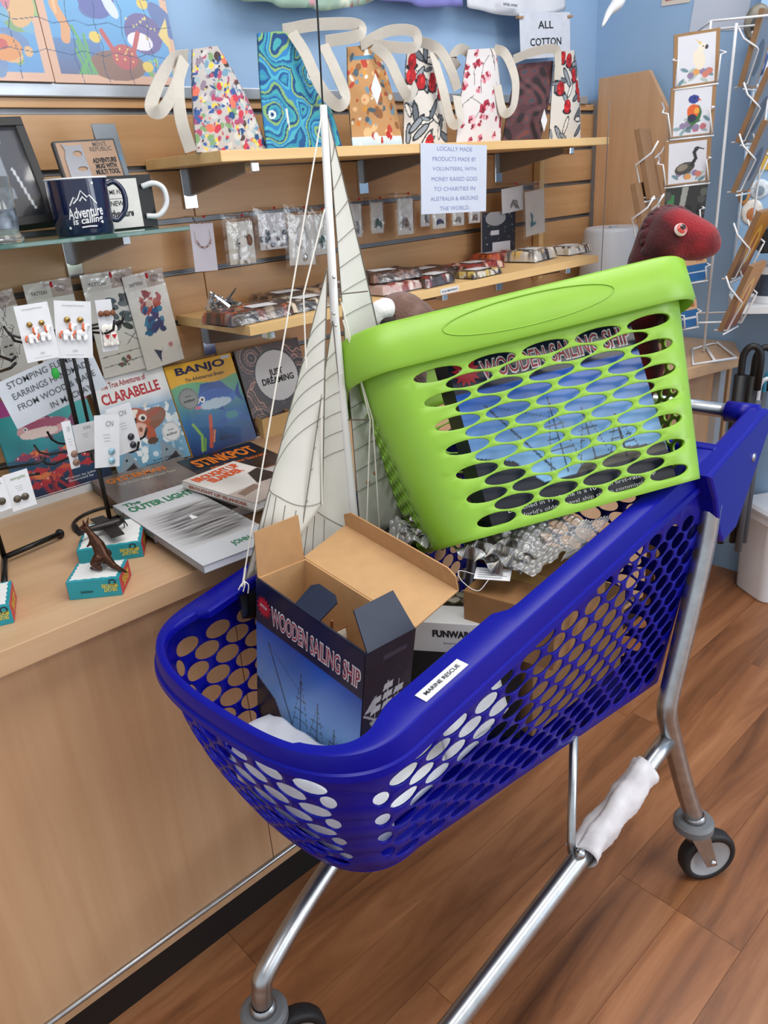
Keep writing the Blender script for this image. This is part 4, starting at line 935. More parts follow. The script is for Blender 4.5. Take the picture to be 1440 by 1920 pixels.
def p_dream(U, V, w, h):
    c = Cv(U, V, '4a3b38'); g = random.Random(9)
    for (x, y) in ((.22, .88), (.12, .14), (.9, .62), (.85, .12)):
        for r in range(7): 
            for k in range(6 + 6 * r): an = 2 * math.pi * k / (6 + 6 * r); c.ell(w * x + .006 * r * math.cos(an), h * y + .006 * r * math.sin(an), .0017, .0017, ['b58a7a', '2a2020', 'c7a294'][r % 3])
    for (x0, y0, x1, y1) in ((.3, .75, .05, .5), (.05, .5, .2, .25), (.7, .9, .95, .8), (.6, .1, .9, .35), (.3, .12, .6, .05)):
        for k in range(26):
            f_ = k / 25; x, y = w * (x0 + (x1 - x0) * f_), h * (y0 + (y1 - y0) * f_) + .006 * math.sin(f_ * 9)
            for d in (-.006, 0, .006): c.ell(x + d, y + d, .0016, .0016, 'c79a86' if d else '8a6a5e')
    c.blobs(260, .0008, .0014, ['a98474', '1f1818'], 3, 1, (0, 0, w, h)); c.ell(w * .53, h * .62, w * .325, w * .325, 'd2d4d6'); c.ring(w * .53, h * .62, w * .325, w * .345, '2a2424'); return c
t, w, h = lean_book('picture_book', 'brown dot-painted book JUST DREAMING with a white disc', (484, 822), (598, 790), (431, 660), .006, p_dream, spine='3a2e2c', yb=1.44, res=.0013)
text('JUST\nDREAMING', t, w * .53, h * .62, INK, w=w * .5, h=h * .17, bold=.03, space=.9)
# ---- flat books
def flat_book(name, label, bl, br, tl, th, z0, paint, spine, res=.0016, edge=None):
    zt = z0 + th; m, w, h = from3(PZ(bl, zt), PZ(br, zt), PZ(tl, zt)); t = thing(name, label, 'book', m)
    MB().box((.001, .001, -th + .0006), (w - .001, h - .001, -.0006)).build('book_block', PAPER, t)
    MB().box((0, 0, -.0006), (w, h, 0)).box((0, 0, -th), (w, h, -th + .0006)).box((0, 0, -th), (.0008, h, 0)).build('cover', M(spine, .4), t)
    sheet('cover_print', w, h, lambda U, V: paint(U, V, w, h), t, res, PGLOSS, z=.0004); return t, w, h
SPM = lambda th, h: Matrix(((0, 0, -1, -.0006), (-1, 0, 0, h), (0, 1, 0, -th), (0, 0, 0, 1)))       # spine face lettering
def p_oyster(U, V, w, h):
    c = Cv(U, V, '6b5a52'); c.grad(0, '4a3f3a', h, '7a6a60'); 
    for k in range(9): c.line([(w * (.2 + .09 * k), h * .1), (w * (.3 + .07 * k), h * .6)], .0018, '3a302c'); c.line([(w * .1, h * (.12 + .05 * k)), (w, h * (.1 + .06 * k))], .0012, '40362f')
    c.mott(.15, 100); return c
t, w, h = flat_book('paperback_book', 'brown paperback OYSTERMAN lying under the grey lighthouse book', (286, 1000), (480, 940), (157, 905), .019, ZC, p_oyster, '4a3c34')
text('OYSTERMAN', t, w * .42, h * .89, ORANGE, w=w * .62, h=h * .085, bold=.03); text("The World's Biggest Oyster Farm", t, w * .48, h * .79, M('d8cfc4', .5), w=w * .6, h=h * .045, bold=0)
text('OYSTERMAN', t, h * .7, .0095, ORANGE, w=h * .34, h=.010, z=.0004, m=SPM(.019, h), bold=.03)
def p_outer(U, V, w, h):
    c = Cv(U, V, 'c9ccd0'); k = (V < h * .72) & (V > h * .2); g = np.random.default_rng(2); n = np.zeros(U.shape)
    for q in range(14): a = g.uniform(-.3, .3) + 1.57; f_ = g.uniform(120, 620); n += np.sin((U * math.cos(a) * .35 + V * math.sin(a)) * f_ + g.uniform(0, 6) + 2 * np.sin(U * g.uniform(20, 60)))
    e = np.clip(1 - np.abs((U / w - .62) / .62), 0, 1) * np.clip(1 - np.abs((V / h - .46) / .27) ** 3, 0, 1); e = np.clip(e * 2.2, 0, 1)
    val = np.clip(.22 + n * .035, .03, .8); b = (1 - e) * lin('c9ccd0')[0] + e * val; c.a[k] = np.stack([b, b, b * 1.02], -1)[k]
    c.poly([(w * .52, h * .51), (w * .6, h * .51), (w * .58, h * .56), (w * .54, h * .56)], 'eceef0'); return c
t, w, h = flat_book('paperback_book', 'pale grey book THE OUTER LIGHT with a storm sea photograph', (381, 1062), (528, 1006), (222, 945), .012, ZC + .017, p_outer, '8f9499', .0018)
w_ = w
text('The', t, w * .2, h * .94, GREENINK, w=w * .22, h=h * .05, bold=.03); text('OUTER LIGHT', t, w * .52, h * .86, GREENINK, w=w * .88, h=h * .08, bold=.04)
text('JOHN', t, w * .62, h * .1, GREENINK, w=w * .24, h=h * .06, bold=.03); text('OUTER LIGHT', t, h * .35, .006, GREENINK, w=h * .3, h=.007, z=.0004, m=SPM(.012, h), bold=.03)
def p_stink(U, V, w, h):
    c = Cv(U, V, '1d1a1c'); c.rect(0, 0, w, h * .5, '3a2a20'); c.mott(.2, 80); return c
t, w, h = flat_book('paperback_book', 'black paperback STINKPOT with orange title under the islander books', (400, 905), (545, 862), (346, 862), .02, ZC, p_stink, 'a8521c')
text('STINKPOT', t, w * .5, h * .72, ORANGE, w=w * .8, h=h * .3, bold=.04); text('Fifty Fishing Secrets', t, w * .55, h * .42, M('d86a2a', .5), w=w * .72, h=h * .12, bold=.02)
def p_isl(U, V, w, h):
    c = Cv(U, V, 'dcd7d2'); c.rect(0, 0, w, h * .35, 'b9aca4'); c.poly([(w * .55, h * .35), (w * .75, h * .62), (w, h * .66), (w, h * .3)], '3a3230'); c.poly([(w * .1, h * .3), (w * .5, h * .36), (w * .5, h * .25), (w * .1, h * .2)], '8a7468'); c.mott(.12, 60); return c
for k, (dz, lab) in enumerate(((.02, 'lower of two white paperbacks BROUGHT UP ISLANDER'), (.0335, 'upper of two white paperbacks BROUGHT UP ISLANDER'))):
    t, w, h = flat_book('paperback_book', lab, (478, 948 - 4 * k), (575, 905 - 4 * k), (390 + 3 * k, 888 - 6 * k), .013, ZC + dz, p_isl, 'd8d2cc')
    if k: text('BROUGHT UP\nISLANDER', t, w * .5, h * .82, M('d8582a', .5), w=w * .82, h=h * .26, bold=.05, space=.85)
    text('BROUGHT UP ISLANDER', t, h * .5, .0065, M('a8482a', .5), w=h * .8, h=.006, z=.0004, m=SPM(.013, h), bold=.02)
# small pine box behind
wm = fm(PZ((494, 822), ZC) , (1, 0, 0), (0, 0, 1)); wbx = thing('pine_box', 'small open pine box behind the stacked paperbacks', 'box', wm)
MB().box((0, 0, 0), (.085, .045, .004)).build('front_board', SHELFM, wbx); MB().box((0, 0, -.07), (.004, .045, 0)).build('side_board', SHELFM, wbx); MB().box((.081, 0, -.07), (.085, .045, 0)).build('side_board', SHELFM, wbx); MB().box((.004, 0, -.07), (.081, .004, 0)).build('base_board', SHELFM, wbx)
# ---- die-cast miniature boxes
REDB = M('b8303e', .45, 0, .04); YEL = M('d8c23a', .5); BRZ = M('4a2e20', .32, .75, .35, 30)
def mini_box(lab, fl_, fr_, br_, h):
    a, b, c = PZ(fl_, ZC), PZ(fr_, ZC), PZ(br_, ZC); m = fm(a, b - a, c - b); w = (b - a).length; d = (c - b).dot(Vector(m.col[1][:3])); t = thing('miniature_box', lab, 'box', m)
    MB().box((0, 0, 0), (w, d, h)).build('carton', TEALB, t, bevel=.0008)
    MB().box((w, .001, .001), (w + .0005, d - .001, h - .001)).build('end_label', REDB, t); MB().box((-.0005, .001, .001), (0, d - .001, h - .001)).build('end_label', REDB, t)
    pts = []
    for i in range(40):
        f_ = i / 40 * 4; s = int(f_); q = f_ - s; j = .0018 * (i % 2); x, y = [(q, 0), (1, q), (1 - q, 1), (0, 1 - q)][s]; pts.append((.004 + (w - .008) * x + (j if x < .5 else -j), .004 + (d - .008) * y + (j if y < .5 else -j)))
    MB().prism(pts, h - .0002, h + .0006).build('top_label', M('e4e6e4', .5), t)
    fm_ = Matrix(((1, 0, 0, 0), (0, 0, -1, -.0004), (0, 1, 0, 0), (0, 0, 0, 1)))
    text('DIE-CAST\nMINIATURE', t, w * .8, h * .5, YEL, w=w * .3, h=h * .42, z=.0003, rot=180, m=fm_, bold=.03, space=.8); text('WARNING', t, w * .36, h * .38, INK, w=w * .24, h=h * .14, z=.0003, rot=180, m=fm_)
    MB().lathe([(.0035, .0003), (.0052, .0003)], 16, fm_ @ T(w * .86, h * .78, 0)).build('logo_ring', INK, t)
    em = Matrix(((0, 0, 1, w + .0006), (1, 0, 0, 0), (0, 1, 0, 0), (0, 0, 0, 1))); text('DIE-CAST\nMINIATURE', t, d * .5, h * .5, YEL, w=d * .6, h=h * .5, z=.0003, rot=180, m=em, bold=.03, space=.8)
    return t, m, w, d, h
tA = mini_box('teal and red die-cast miniature box under the bronze kangaroo', (131, 1126), (230, 1116), (246, 1079), .029)
tB = mini_box('teal and red die-cast miniature box under the bronze aeroplane', (150, 1062), (270, 1044), (215, 1004), .027)
tC = mini_box('teal miniature box cut off by the left edge of the photograph', (-60, 1188), (27, 1168), (12, 1125), .029)
# kangaroo
km = tA[1] @ T(tA[2] * .62, tA[3] * .55, tA[4] + .0006) @ Matrix.Rotation(math.radians(150), 4, 'Z')
kg = thing('kangaroo_figurine', 'small bronze kangaroo standing on the front teal box', 'figurine', km); mb = MB()
def limb(pts, rs):
    P_ = [Vector(p) for p in pts]
    for (a, ra), (b, rb2) in zip(zip(P_[:-1], rs[:-1]), zip(P_[1:], rs[1:])):
        for k in range(7): f_ = k / 6; mb.ball(a.lerp(b, f_), ra + (rb2 - ra) * f_, 6)
limb([(-.004, 0, .022), (.0, 0, .036), (.008, 0, .05), (.013, 0, .058)], [.0105, .0095, .006, .0042]); limb([(.013, 0, .058), (.018, 0, .064), (.027, 0, .061)], [.0048, .0052, .0028])
for s in (-1, 1):
    limb([(.016, .003 * s, .068), (.013, .005 * s, .077)], [.0024, .0012]); limb([(-.002, .008 * s, .02), (.006, .010 * s, .012), (-.004, .010 * s, .005), (.014, .010 * s, .003)], [.0085, .006, .0035, .0025]); limb([(.007, .006 * s, .044), (.014, .006 * s, .037), (.018, .005 * s, .035)], [.003, .002, .0016])
limb([(-.01, 0, .018), (-.02, .0, .007), (-.034, .0, .003), (-.048, .004, .003)], [.007, .005, .0032, .0016])
remesh(mb.build('body', BRZ, kg), .0014, 4)
# aeroplane
am = tB[1] @ T(tB[2] * .42, tB[3] * .45, tB[4] + .0006) @ Matrix.Rotation(math.radians(25), 4, 'Z')
ap = thing('aeroplane_figurine', 'small bronze propeller aeroplane standing on the rear teal box', 'figurine', am); DKM = M('3a3634', .35, .7, .25, 30)
MB().tube([(-.045, 0, .018), (-.03, 0, .017), (0, 0, .016), (.022, 0, .015), (.03, 0, .015)], [.0018, .0042, .0068, .0072, .004], 12).build('fuselage', DKM, ap, smooth=True)
MB().prism([(-.008, -.05), (.014, -.05), (.018, 0), (.014, .05), (-.008, .05), (-.006, 0)], .012, .0142).build('wing', DKM, ap, bevel=.0005)
MB().prism([(-.046, -.016), (-.037, -.016), (-.034, 0), (-.037, .016), (-.046, .016)], .0175, .019).build('tail_plane', DKM, ap)
MB().prism([(-.047, .018), (-.036, .018), (-.041, .032), (-.047, .033)], -.0007, .0007, Matrix(((1, 0, 0, 0), (0, 0, -1, 0), (0, 1, 0, 0), (0, 0, 0, 1)))).build('tail_fin', DKM, ap)
for s in (-1, 1):
    MB().tube([(.012, .012 * s, .013), (.014, .013 * s, .0045)], .0009, 6).build('undercarriage', DKM, ap); MB().lathe([(.0005, -.0012), (.0044, -.0012), (.0044, .0012), (.0005, .0012)], 14, T(.014, .0145 * s, .0045) @ Matrix.Rotation(math.pi / 2, 4, 'X')).build('wheel', BRZ, ap)
for a in (0, 90): MB().box((-.0006, -.015, -.0014), (.0006, .015, .0014), T(.0315, 0, .015) @ Matrix.Rotation(math.radians(a + 20), 4, 'X')).build('propeller_blade', DKM, ap)
# ---- black wire earring stand
sx, sy = .480, 1.262
def wire(par, inv, pts, r=.0022, nm='wire'): return MB().tube([inv @ Vector(p) for p in pts], r, 8).build(nm, BLACKW, par, smooth=True)
es = thing('earring_stand', 'black wire spinner stand hung with white earring cards', 'display stand', T(sx, sy, ZC)); ei = T(-sx, -sy, -ZC)
ring_ = [(sx + .062 * math.cos(a), sy + .062 * math.sin(a), ZC + .003) for a in np.linspace(0, 2 * math.pi, 33)]
wire(es, ei, ring_, .003, 'base_ring'); wire(es, ei, [(sx - .062, sy, ZC + .003), (sx + .062, sy, ZC + .003)], .003, 'base_bar')
wire(es, ei, [(sx, sy, ZC + .003), (sx, sy, .905)], .0042, 'post'); wire(es, ei, [(sx, sy, .905), (sx, sy, 1.105)], .003, 'post')
for a in (20, 110, 200, 290):
    c_, s_ = math.cos(math.radians(a)), math.sin(math.radians(a)); wire(es, ei, [(sx + .026 * c_, sy + .026 * s_, .903), (sx + .026 * c_, sy + .026 * s_, 1.10)], .0024, 'upright')
for z in (.903, 1.098):
    for a in (20, 65, 110, 155, 200, 245, 290, 335):
        c_, s_ = math.cos(math.radians(a)), math.sin(math.radians(a)); L = .10 if a % 90 == 20 else .085
        wire(es, ei, [(sx + .004 * c_, sy + .004 * s_, z), (sx + L * .85 * c_, sy + L * .85 * s_, z - .002), (sx + L * c_, sy + L * s_, z + .004), (sx + (L + .006) * c_, sy + (L + .006) * s_, z + .018)], .002, 'hook_arm')
    wire(es, ei, [(sx + .026 * math.cos(a), sy + .026 * math.sin(a), z) for a in np.linspace(0, 2 * math.pi, 17)], .002, 'hub_ring')
MB().ball(ei @ PY((104, 700), 1.225), (.006, .005, .009), 8).build('green_clip', M('37c24e', .4), es, smooth=True)
# second stand at the left edge: foot and arms
e2 = PZ((8, 1045), ZC + .012); s2 = thing('earring_stand', 'black tube display stand foot at the left edge of the counter', 'display stand', T(e2.x, e2.y, ZC)); i2 = T(-e2.x, -e2.y, -ZC)
wire(s2, i2, [e2, PZ((112, 1001), ZC + .012)], .0048, 'foot_tube'); wire(s2, i2, [e2, PZ((8, 1104), ZC + .01)], .0048, 'foot_tube'); wire(s2, i2, [e2, e2 + Vector((-.006, 0, .36))], .0045, 'post')
for p in ((112, 1001), (8, 1104)): q = PZ(p, ZC + .0085); MB().ball(i2 @ q, (.0075, .0075, .0085), 8).build('foot_cap', BLACK, s2, smooth=True)
for (a, b, c_) in (((0, 880), (72, 868), (86, 858)), ((0, 668), (22, 676), (30, 668)), ((0, 905), (58, 890), (74, 888)), ((0, 697), (20, 690), (30, 680))):
    wire(s2, i2, [PY(a, e2.y), PY(b, e2.y - .03), PY(c_, e2.y - .03)], .0022, 'hook_arm')
# ---- hanging cards helper
def card(name, label, cat, tl, tr, bl, y, paint=None, th=.0006, mat=None, group=None, res=.0012, ytop=None):
    m, w, h = from3(PY(bl, y), PY(bl, y) + (PY(tr, y) - PY(tl, y)), PY(tl, ytop or y)); t = thing(name, label, cat, m, group)
    MB().box((0, 0, -th), (w, h, 0)).build('backing_card', mat or PAPER, t)
    if paint: sheet('card_print', w, h, lambda U, V: paint(U, V, w, h), t, res, PRINT, z=.0003)
    return t, w, h
GOLD = M('a9884a', .3, .8, .4, 300); UNI = M('eef0f2', .3); RAIN = M('d8602a', .4)
def unicorn(t, cx, cy, s):
    e = MB().lathe([(.001, .003), (.0048 * s, .0025), (.0052 * s, 0)], 14, T(cx, cy + .021 * s, .0005)).build('stud', GOLD, t, smooth=True)
    mb = MB()
    for (x, y, rx, ry) in ((0, 0, .0105, .0058), (.007, .008, .0042, .0075), (.011, .0125, .0052, .0032), (-.007, -.008, .0022, .0065), (-.003, -.009, .0022, .006), (.005, -.009, .0022, .0065), (.0088, -.008, .0022, .0065)): mb.ball((cx + x * s, cy + y * s, .003), (rx * s, ry * s, .002), 7)
    u = remesh(mb.build('unicorn_charm', UNI, t), .0011, 2)
    MB().tube([(cx + .0035 * s, cy + .016 * s, .0045), (cx + .002 * s, cy + .008 * s, .0052), (cx + .004 * s, cy + .003 * s, .005)], .0018 * s, 6).build('mane', RAIN, u, smooth=True); MB().tube([(cx - .010 * s, cy + .003 * s, .004), (cx - .0145 * s, cy - .003 * s, .004), (cx - .0135 * s, cy - .009 * s, .004)], .0017 * s, 6).build('tail', RAIN, u, smooth=True)
for k, (tl, tr, bl, lab) in enumerate((((12, 577), (76, 567), (52, 681), 'left of two white cards with rainbow unicorn earrings'), ((90, 563), (160, 565), (107, 672), 'right of two white cards with rainbow unicorn earrings'))):
    t, w, h = card('earring_card', lab, 'earrings', tl, tr, bl, 1.165 + .004 * k); text('Stomping Elements', t, w * .5, h * .92, M('8a8d92', .6), w=w * .6, h=h * .035, bold=0); text('CN', t, w * .5, h * .13, M('9a9da2', .6), w=w * .12, h=h * .04, bold=0)
    MB().box((w * .25, h * .055, 0), (w * .75, h * .06, .0003)).build('printed_line', M('a8abb0', .6), t)
    for x in (.32, .68): unicorn(t, w * x, h * .45, w / .062)
t, w, h = card('earring_card', 'white card with brown and white puppy earrings on the wire stand', 'earrings', (182, 563), (212, 560), (193, 660), 1.19)
for x, dz in ((.35, 0), (.75, .002)):
    for dx in (-.004, .004): MB().ball((w * x + dx, h * .74, .003 + dz), (.0042, .0048, .002), 7).build('bow_stud', M('7a4a2c', .5), t, smooth=True)
    mb = MB(); mb.ball((w * x, h * .44, .003 + dz), (.0085, .0078, .0022), 8); mb.ball((w * x, h * .25, .003 + dz), (.007, .012, .0022), 8); mb.ball((w * x - .005, h * .14, .003 + dz), (.003, .004, .002), 6); mb.ball((w * x + .005, h * .14, .003 + dz), (.003, .004, .002), 6)
    p_ = remesh(mb.build('puppy_charm', M('f0ece4', .4), t), .0011, 2); MB().ball((w * x, h * .42, .006 + dz), (.0014, .0012, .001), 6).build('nose', BLACK, p_); MB().prism([(w * x - .004, h * .33), (w * x + .004, h * .33), (w * x, h * .24)], .0055 + dz, .0062 + dz).build('bandana', REDM, p_)
BLST = M('8fb6c4', .3, .3, .4, 400); BKST = M('3a3a3e', .3, .4, .6, 300)
for k, (tl, tr, bl, y, st, lab) in enumerate((((158, 780), (206, 778), (178, 878), 1.15, BLST, 'front white card with two pale blue stud earrings'), ((200, 768), (246, 753), (222, 855), 1.17, BKST, 'white card with two dark stud earrings beside the cow book'),
        ((110, 793), (127, 789), (134, 880), 1.19, M('8a6a5a', .4), 'narrow white card seen almost edge-on with brown stud earrings'), ((128, 800), (170, 790), (146, 850), 1.24, None, 'plain white card at the back of the lower tier'), ((196, 775), (220, 765), (214, 850), 1.2, None, 'white card tucked behind the dark stud card'), ((8, 891), (54, 877), (25, 960), 1.17, M('5a5044', .4, .3, .5, 300), 'white card printed smyle with small patterned earrings'), ((-30, 905), (8, 893), (-14, 965), 1.165, M('4a4438', .4), 'white card at the far left edge with a dark earring'))):
    t, w, h = card('earring_card', lab, 'earrings', tl, tr, bl, y); g = [(.3, .3), (.62, .3)] if k in (5, 6) else [(.68, .3), (.68, .12)]
    text('CN' if k < 5 else 'smyle', t, w * (.6 if k < 5 else .55), h * .84, M('7f9a6a', .6) if k >= 5 else M('9a9da2', .6), w=w * (.3 if k < 5 else .6), h=h * .1, bold=.01)
    for q in range(3): MB().box((w * (.34 + .03 * q), h * (.62 - .06 * q), 0), (w * (.62), h * (.635 - .06 * q), .0003)).build('printed_line', M('b4b7bc', .6), t)
    if st: 
        for x, yy in g: MB().lathe([(.0008, .0035), (.0045, .0028), (.0058, 0)], 16, T(w * x, h * yy, .0004)).build('stud', st, t, smooth=True)
# laminated sign behind the stand
t, w, h = card('paper_sign', 'laminated sign STOMPING ELEMENTS EARRINGS handmade, behind the earring stand', 'sign', (-5, 718), (170, 640), (33, 805), 1.30, th=.0005, mat=M('d9e0ea', .25, 0, .02, coat=.3))
for i, s in enumerate(['STOMPING ELEMENTS', 'EARRINGS HANDMADE', 'FROM WOOD & MADE', 'IN MACKAY']): text(s, t, w * (.52 if i < 3 else .62), h * (.86 - .24 * i), M('62666e', .6, 0, 0), w=w * (.84 if i < 3 else .46), h=h * .13, z=.0006, bold=.005)
# ============================================================ WALL AND SHELVES
# ---- fabric bags
def bag(label, bl, br, tl, tr, yb, db, paint, straps, lean=.03, dt=.02, bulge=.02, tags=(), n=84, rows=120):
    BL, BR, TL, TR = PY(bl, yb), PY(br, yb), PY(tl, yb + lean), PY(tr, yb + lean); zs = 1.3505; BL.z = BR.z = zs
    o = (BL + BR) / 2; t = thing('fabric_bag', label, 'bag', T(o.x, yb + db / 2, zs), 'handmade bags on the upper shelf'); inv = T(-o.x, -(yb + db / 2), -zs)
    dd = Vector((o.x, o.y, 0)).normalized(); mb = MB(); cols = []; h = ((TL + TR) / 2 - o).length; Us = []; Vs = []
    per = 2 * (n + 8)
    for i in range(rows + 1):
        f_ = i / rows; e = f_ ** .75 if f_ > 0 else 0; L, R = BL.lerp(TL, f_), BR.lerp(TR, f_); c = .5 * bulge * math.sin(math.pi * f_); L.x -= c * .4; R.x += c
        d = db + (dt - db) * f_; ring = []
        for j in range(n): q = j / (n - 1); ring.append(L.lerp(R, q) + Vector((0, -bulge * math.sin(math.pi * q) * math.sin(math.pi * min(1, f_ + .1)) * .8, 0)))
        for j in range(1, 9): ring.append(R + dd * (d * j / 9) + Vector((.004 * math.sin(math.pi * j / 9), 0, 0)))
        for j in range(n): q = 1 - j / (n - 1); ring.append(L.lerp(R, q) + dd * d)
        for j in range(1, 9): ring.append(L + dd * (d * (1 - j / 9)) + Vector((-.004 * math.sin(math.pi * j / 9), 0, 0)))
        acc = 0
        for j, p in enumerate(ring):
            if j: acc += (p - ring[j - 1]).length
            Us.append(acc); Vs.append(h * f_); mb.v.append(tuple(inv @ p))
    k = len(mb.v) // (rows + 1)
    for i in range(rows):
        for j in range(k): a = i * k + j; b = i * k + (j + 1) % k; mb.f.append((a, b, b + k, a + k))
    mb.f.append(tuple(range(k - 1, -1, -1)))
    w = (BR - BL).length; cv = paint(np.array(Us), np.array(Vs), w, h); mb.c = cv.a
    body = mb.build('bag_body', PFAB, t, smooth=True)
    for st in straps:
        P_ = catmull([PY(p[:2], p[2]) for p in st], 7); MB().ribbon([(inv @ p, (P_[min(i_ + 1, len(P_) - 1)] - P_[max(i_ - 1, 0)]).cross(Vector((.25, .8, .35)))) for i_, p in enumerate(P_)], .021, .0009).build('strap', M('c6bfb4', .9, 0, .03, 90, .2), t, auto=.7)
    for (cx, cy, s, y) in tags:
        p = PY((cx, cy), y); MB().prism([(0, -s * .05), (s * .026, 0), (0, s * .05), (-s * .026, 0)], 0, .0008, inv @ fm(p, (1, 0, 0), (0, 0, 1))).build('swing_tag', PAPER, t)
    return t
def b_floral(U, V, w, h):
    c = Cv(U, V, 'b8b2ae'); L = U.max(); c.blobs(1100, .002, .009, ['c8c4be', 'a0b0b4', '6f93a8', '3a5a94', 'c23a4a', 'd8705a', 'e0c04a', '4a3a3a', '7a9a6a', 'a84a6a', 'c8c4be', '8a7a8a', '2a4a7a'], 11, .25, (0, 0, L, h)); c.blobs(300, .001, .004, ['2a2428', '7a1f2a', 'e8d24a', '1f4a8a'], 5, .3, (0, 0, L, h)); return c
def b_blue(U, V, w, h):
    c = Cv(U, V, '2a6f94'); cs = [(w * .62, h * .62), (w * .75, h * .14), (w * .1, h * .3), (w * 1.1, h * .7), (w * 1.6, h * .3), (w * .25, h * .9)]; d = np.min([np.hypot((U - x), (V - y) * 1.0) for x, y in cs], 0); q = d + .004 * np.sin(U * 160) + .004 * np.sin(V * 130 + U * 60)
    k = np.floor(q / .0042).astype(int) % 7; pal = ['1c4f86', '2f86a8', '3f9aa0', '1a3f74', '7fa868', '2a76b0', '4aa4b8']
    for i, p in enumerate(pal): c.a[k == i] = lin(p)
    for x, y in cs[:3]: c.ring(x, y, .004, .008, 'd0dcd8'); c.ell(x, y, .0035, .0035, '1a3060')
    c.line([(w * .28, h * .17), (w * .26, h * .34)], .003, 'd8d8d0'); return c
def b_city(U, V, w, h):
    c = Cv(U, V, 'b98a5a'); L = U.max(); c.blobs(420, .003, .011, ['c8702a', 'a8502a', 'd8b080', '6a8a9a', '8a5a34', 'd8d0c0', 'b04030', '4a5a64', 'cc9040'], 21, .35, (0, 0, L, h)); c.grad(0, 'b8ccd4', h * .12, 'd4dcdc', V < h * .1); c.blobs(10, .003, .008, ['b02a22', 'd8d8d8'], 3, .6, (0, 0, w, h * .12)); c.poly([(w * .3, h * .9), (w * .42, h * .9), (w * .38, h * .98)], 'e8e8e4'); c.rect(w * .1, h * .86, w * .5, h * .9, '5a8aa8'); return c
def b_waratah(seed):
    def f(U, V, w, h):
        c = Cv(U, V, 'ccc6be'); g = random.Random(seed); L = U.max()
        for k in range(90):
            x, y = g.uniform(0, L), g.uniform(0, h); a = g.uniform(0, 180); l = g.uniform(.014, .03); c.ell(x, y, l, l * .32, '23262c', a); c.ell(x, y, l * .8, l * .2, g.choice(['5f666e', '8a9096', 'd8d2ca']), a)
        for k in range(12):
            x, y = (g.uniform(0, w), g.uniform(.05, .95) * h) if k < 6 else (g.uniform(0, L), g.uniform(0, h)); c.ell(x, y - .012, .017, .008, '1c1e26'); c.ell(x, y, .013, .017, 'a3141e'); 
            for q in range(7): c.ell(x + g.uniform(-.009, .009), y + g.uniform(-.012, .012), .003, .004, g.choice(['d02a2a', '7a0e16']))
        return c
    return f
def b_cherry(U, V, w, h):
    c = Cv(U, V, 'd0cac8'); g = random.Random(8); L = U.max()
    for k in range(24): x, y = g.uniform(0, L), g.uniform(0, h); c.line([(x, y), (x + g.uniform(-.02, .02), y + .03), (x + g.uniform(-.03, .03), y + .05)], .0016, '3a2a28')
    for k in range(110):
        x, y = g.uniform(0, L), g.uniform(0, h); r = g.uniform(.005, .010)
        for q in range(5): a = 1.257 * q; c.ell(x + r * .7 * math.cos(a), y + r * .7 * math.sin(a), r * .55, r * .55, g.choice(['a0223a', '7c1428', 'c46a7a', 'd8a8ae']))
        c.ell(x, y, r * .3, r * .3, '4a0c18')
    return c
def b_dark(U, V, w, h):
    q = np.sin(U * 90 + 3 * np.sin(V * 40) + 2 * np.sin(U * 30 + V * 70)) + .6 * np.sin(V * 150 + 2 * np.sin(U * 60)); c = Cv(U, V, '4a2e30')
    for a, b, p in ((-2, -.7, '241a1c'), (-.7, 0, '4a2c30'), (0, .7, '5c3438'), (.7, 1.1, '3a4048'), (1.1, 2, '6e3a34')): c.a[(q >= a) & (q < b)] = lin(p)
    return c
bag('white bag with multicoloured floral print at the left of the shelf', (369, 287), (500, 273), (362, 92), (406, 86), 1.30, .11, b_floral, [[(352, 105, 1.33), (325, 112, 1.31), (300, 150, 1.28), (283, 200, 1.27), (303, 208, 1.27), (328, 165, 1.29), (345, 112, 1.31)], [(346, 112, 1.32), (334, 160, 1.29), (340, 225, 1.28), (358, 284, 1.285)]], .04)
bag('tall blue bag printed with dotted swirls', (500, 277), (641, 271), (484, 62), (556, 55), 1.29, .12, b_blue, [[(530, 57, 1.34), (595, 46, 1.32), (668, 46, 1.31), (673, 66, 1.30), (610, 78, 1.32)], [(545, 58, 1.34), (572, 100, 1.30), (602, 165, 1.27), (633, 198, 1.265), (648, 182, 1.27), (628, 130, 1.29), (606, 84, 1.32)]], .05)
bag('small orange and brown town print bag with a white tag', (661, 271), (754, 267), (652, 88), (704, 83), 1.29, .1, b_city, [[(676, 84, 1.33), (730, 58, 1.32), (777, 60, 1.31), (778, 88, 1.31), (735, 88, 1.32), (700, 84, 1.33)], [(700, 84, 1.32), (728, 110, 1.29), (752, 160, 1.27), (768, 182, 1.27), (780, 160, 1.28)]], .045, tags=((705, 167, .55, 1.262),))
bag('red waratah bag next to the town print bag', (757, 267), (838, 264), (764, 96), (812, 86), 1.30, .1, b_waratah(3), [[(784, 76, 1.36), (822, 92, 1.32), (845, 130, 1.30), (858, 168, 1.30)], [(812, 100, 1.33), (830, 165, 1.29), (846, 228, 1.28), (862, 226, 1.28), (856, 180, 1.3)]], .05)
bag('white bag with crimson blossoms in the middle of the shelf', (855, 264), (938, 262), (878, 93), (928, 90), 1.29, .11, b_cherry, [[(858, 128, 1.35), (848, 108, 1.34), (862, 92, 1.34), (878, 98, 1.34)], [(926, 92, 1.33), (948, 102, 1.31), (966, 150, 1.29), (962, 200, 1.285), (944, 210, 1.285), (932, 160, 1.30)]], .04)
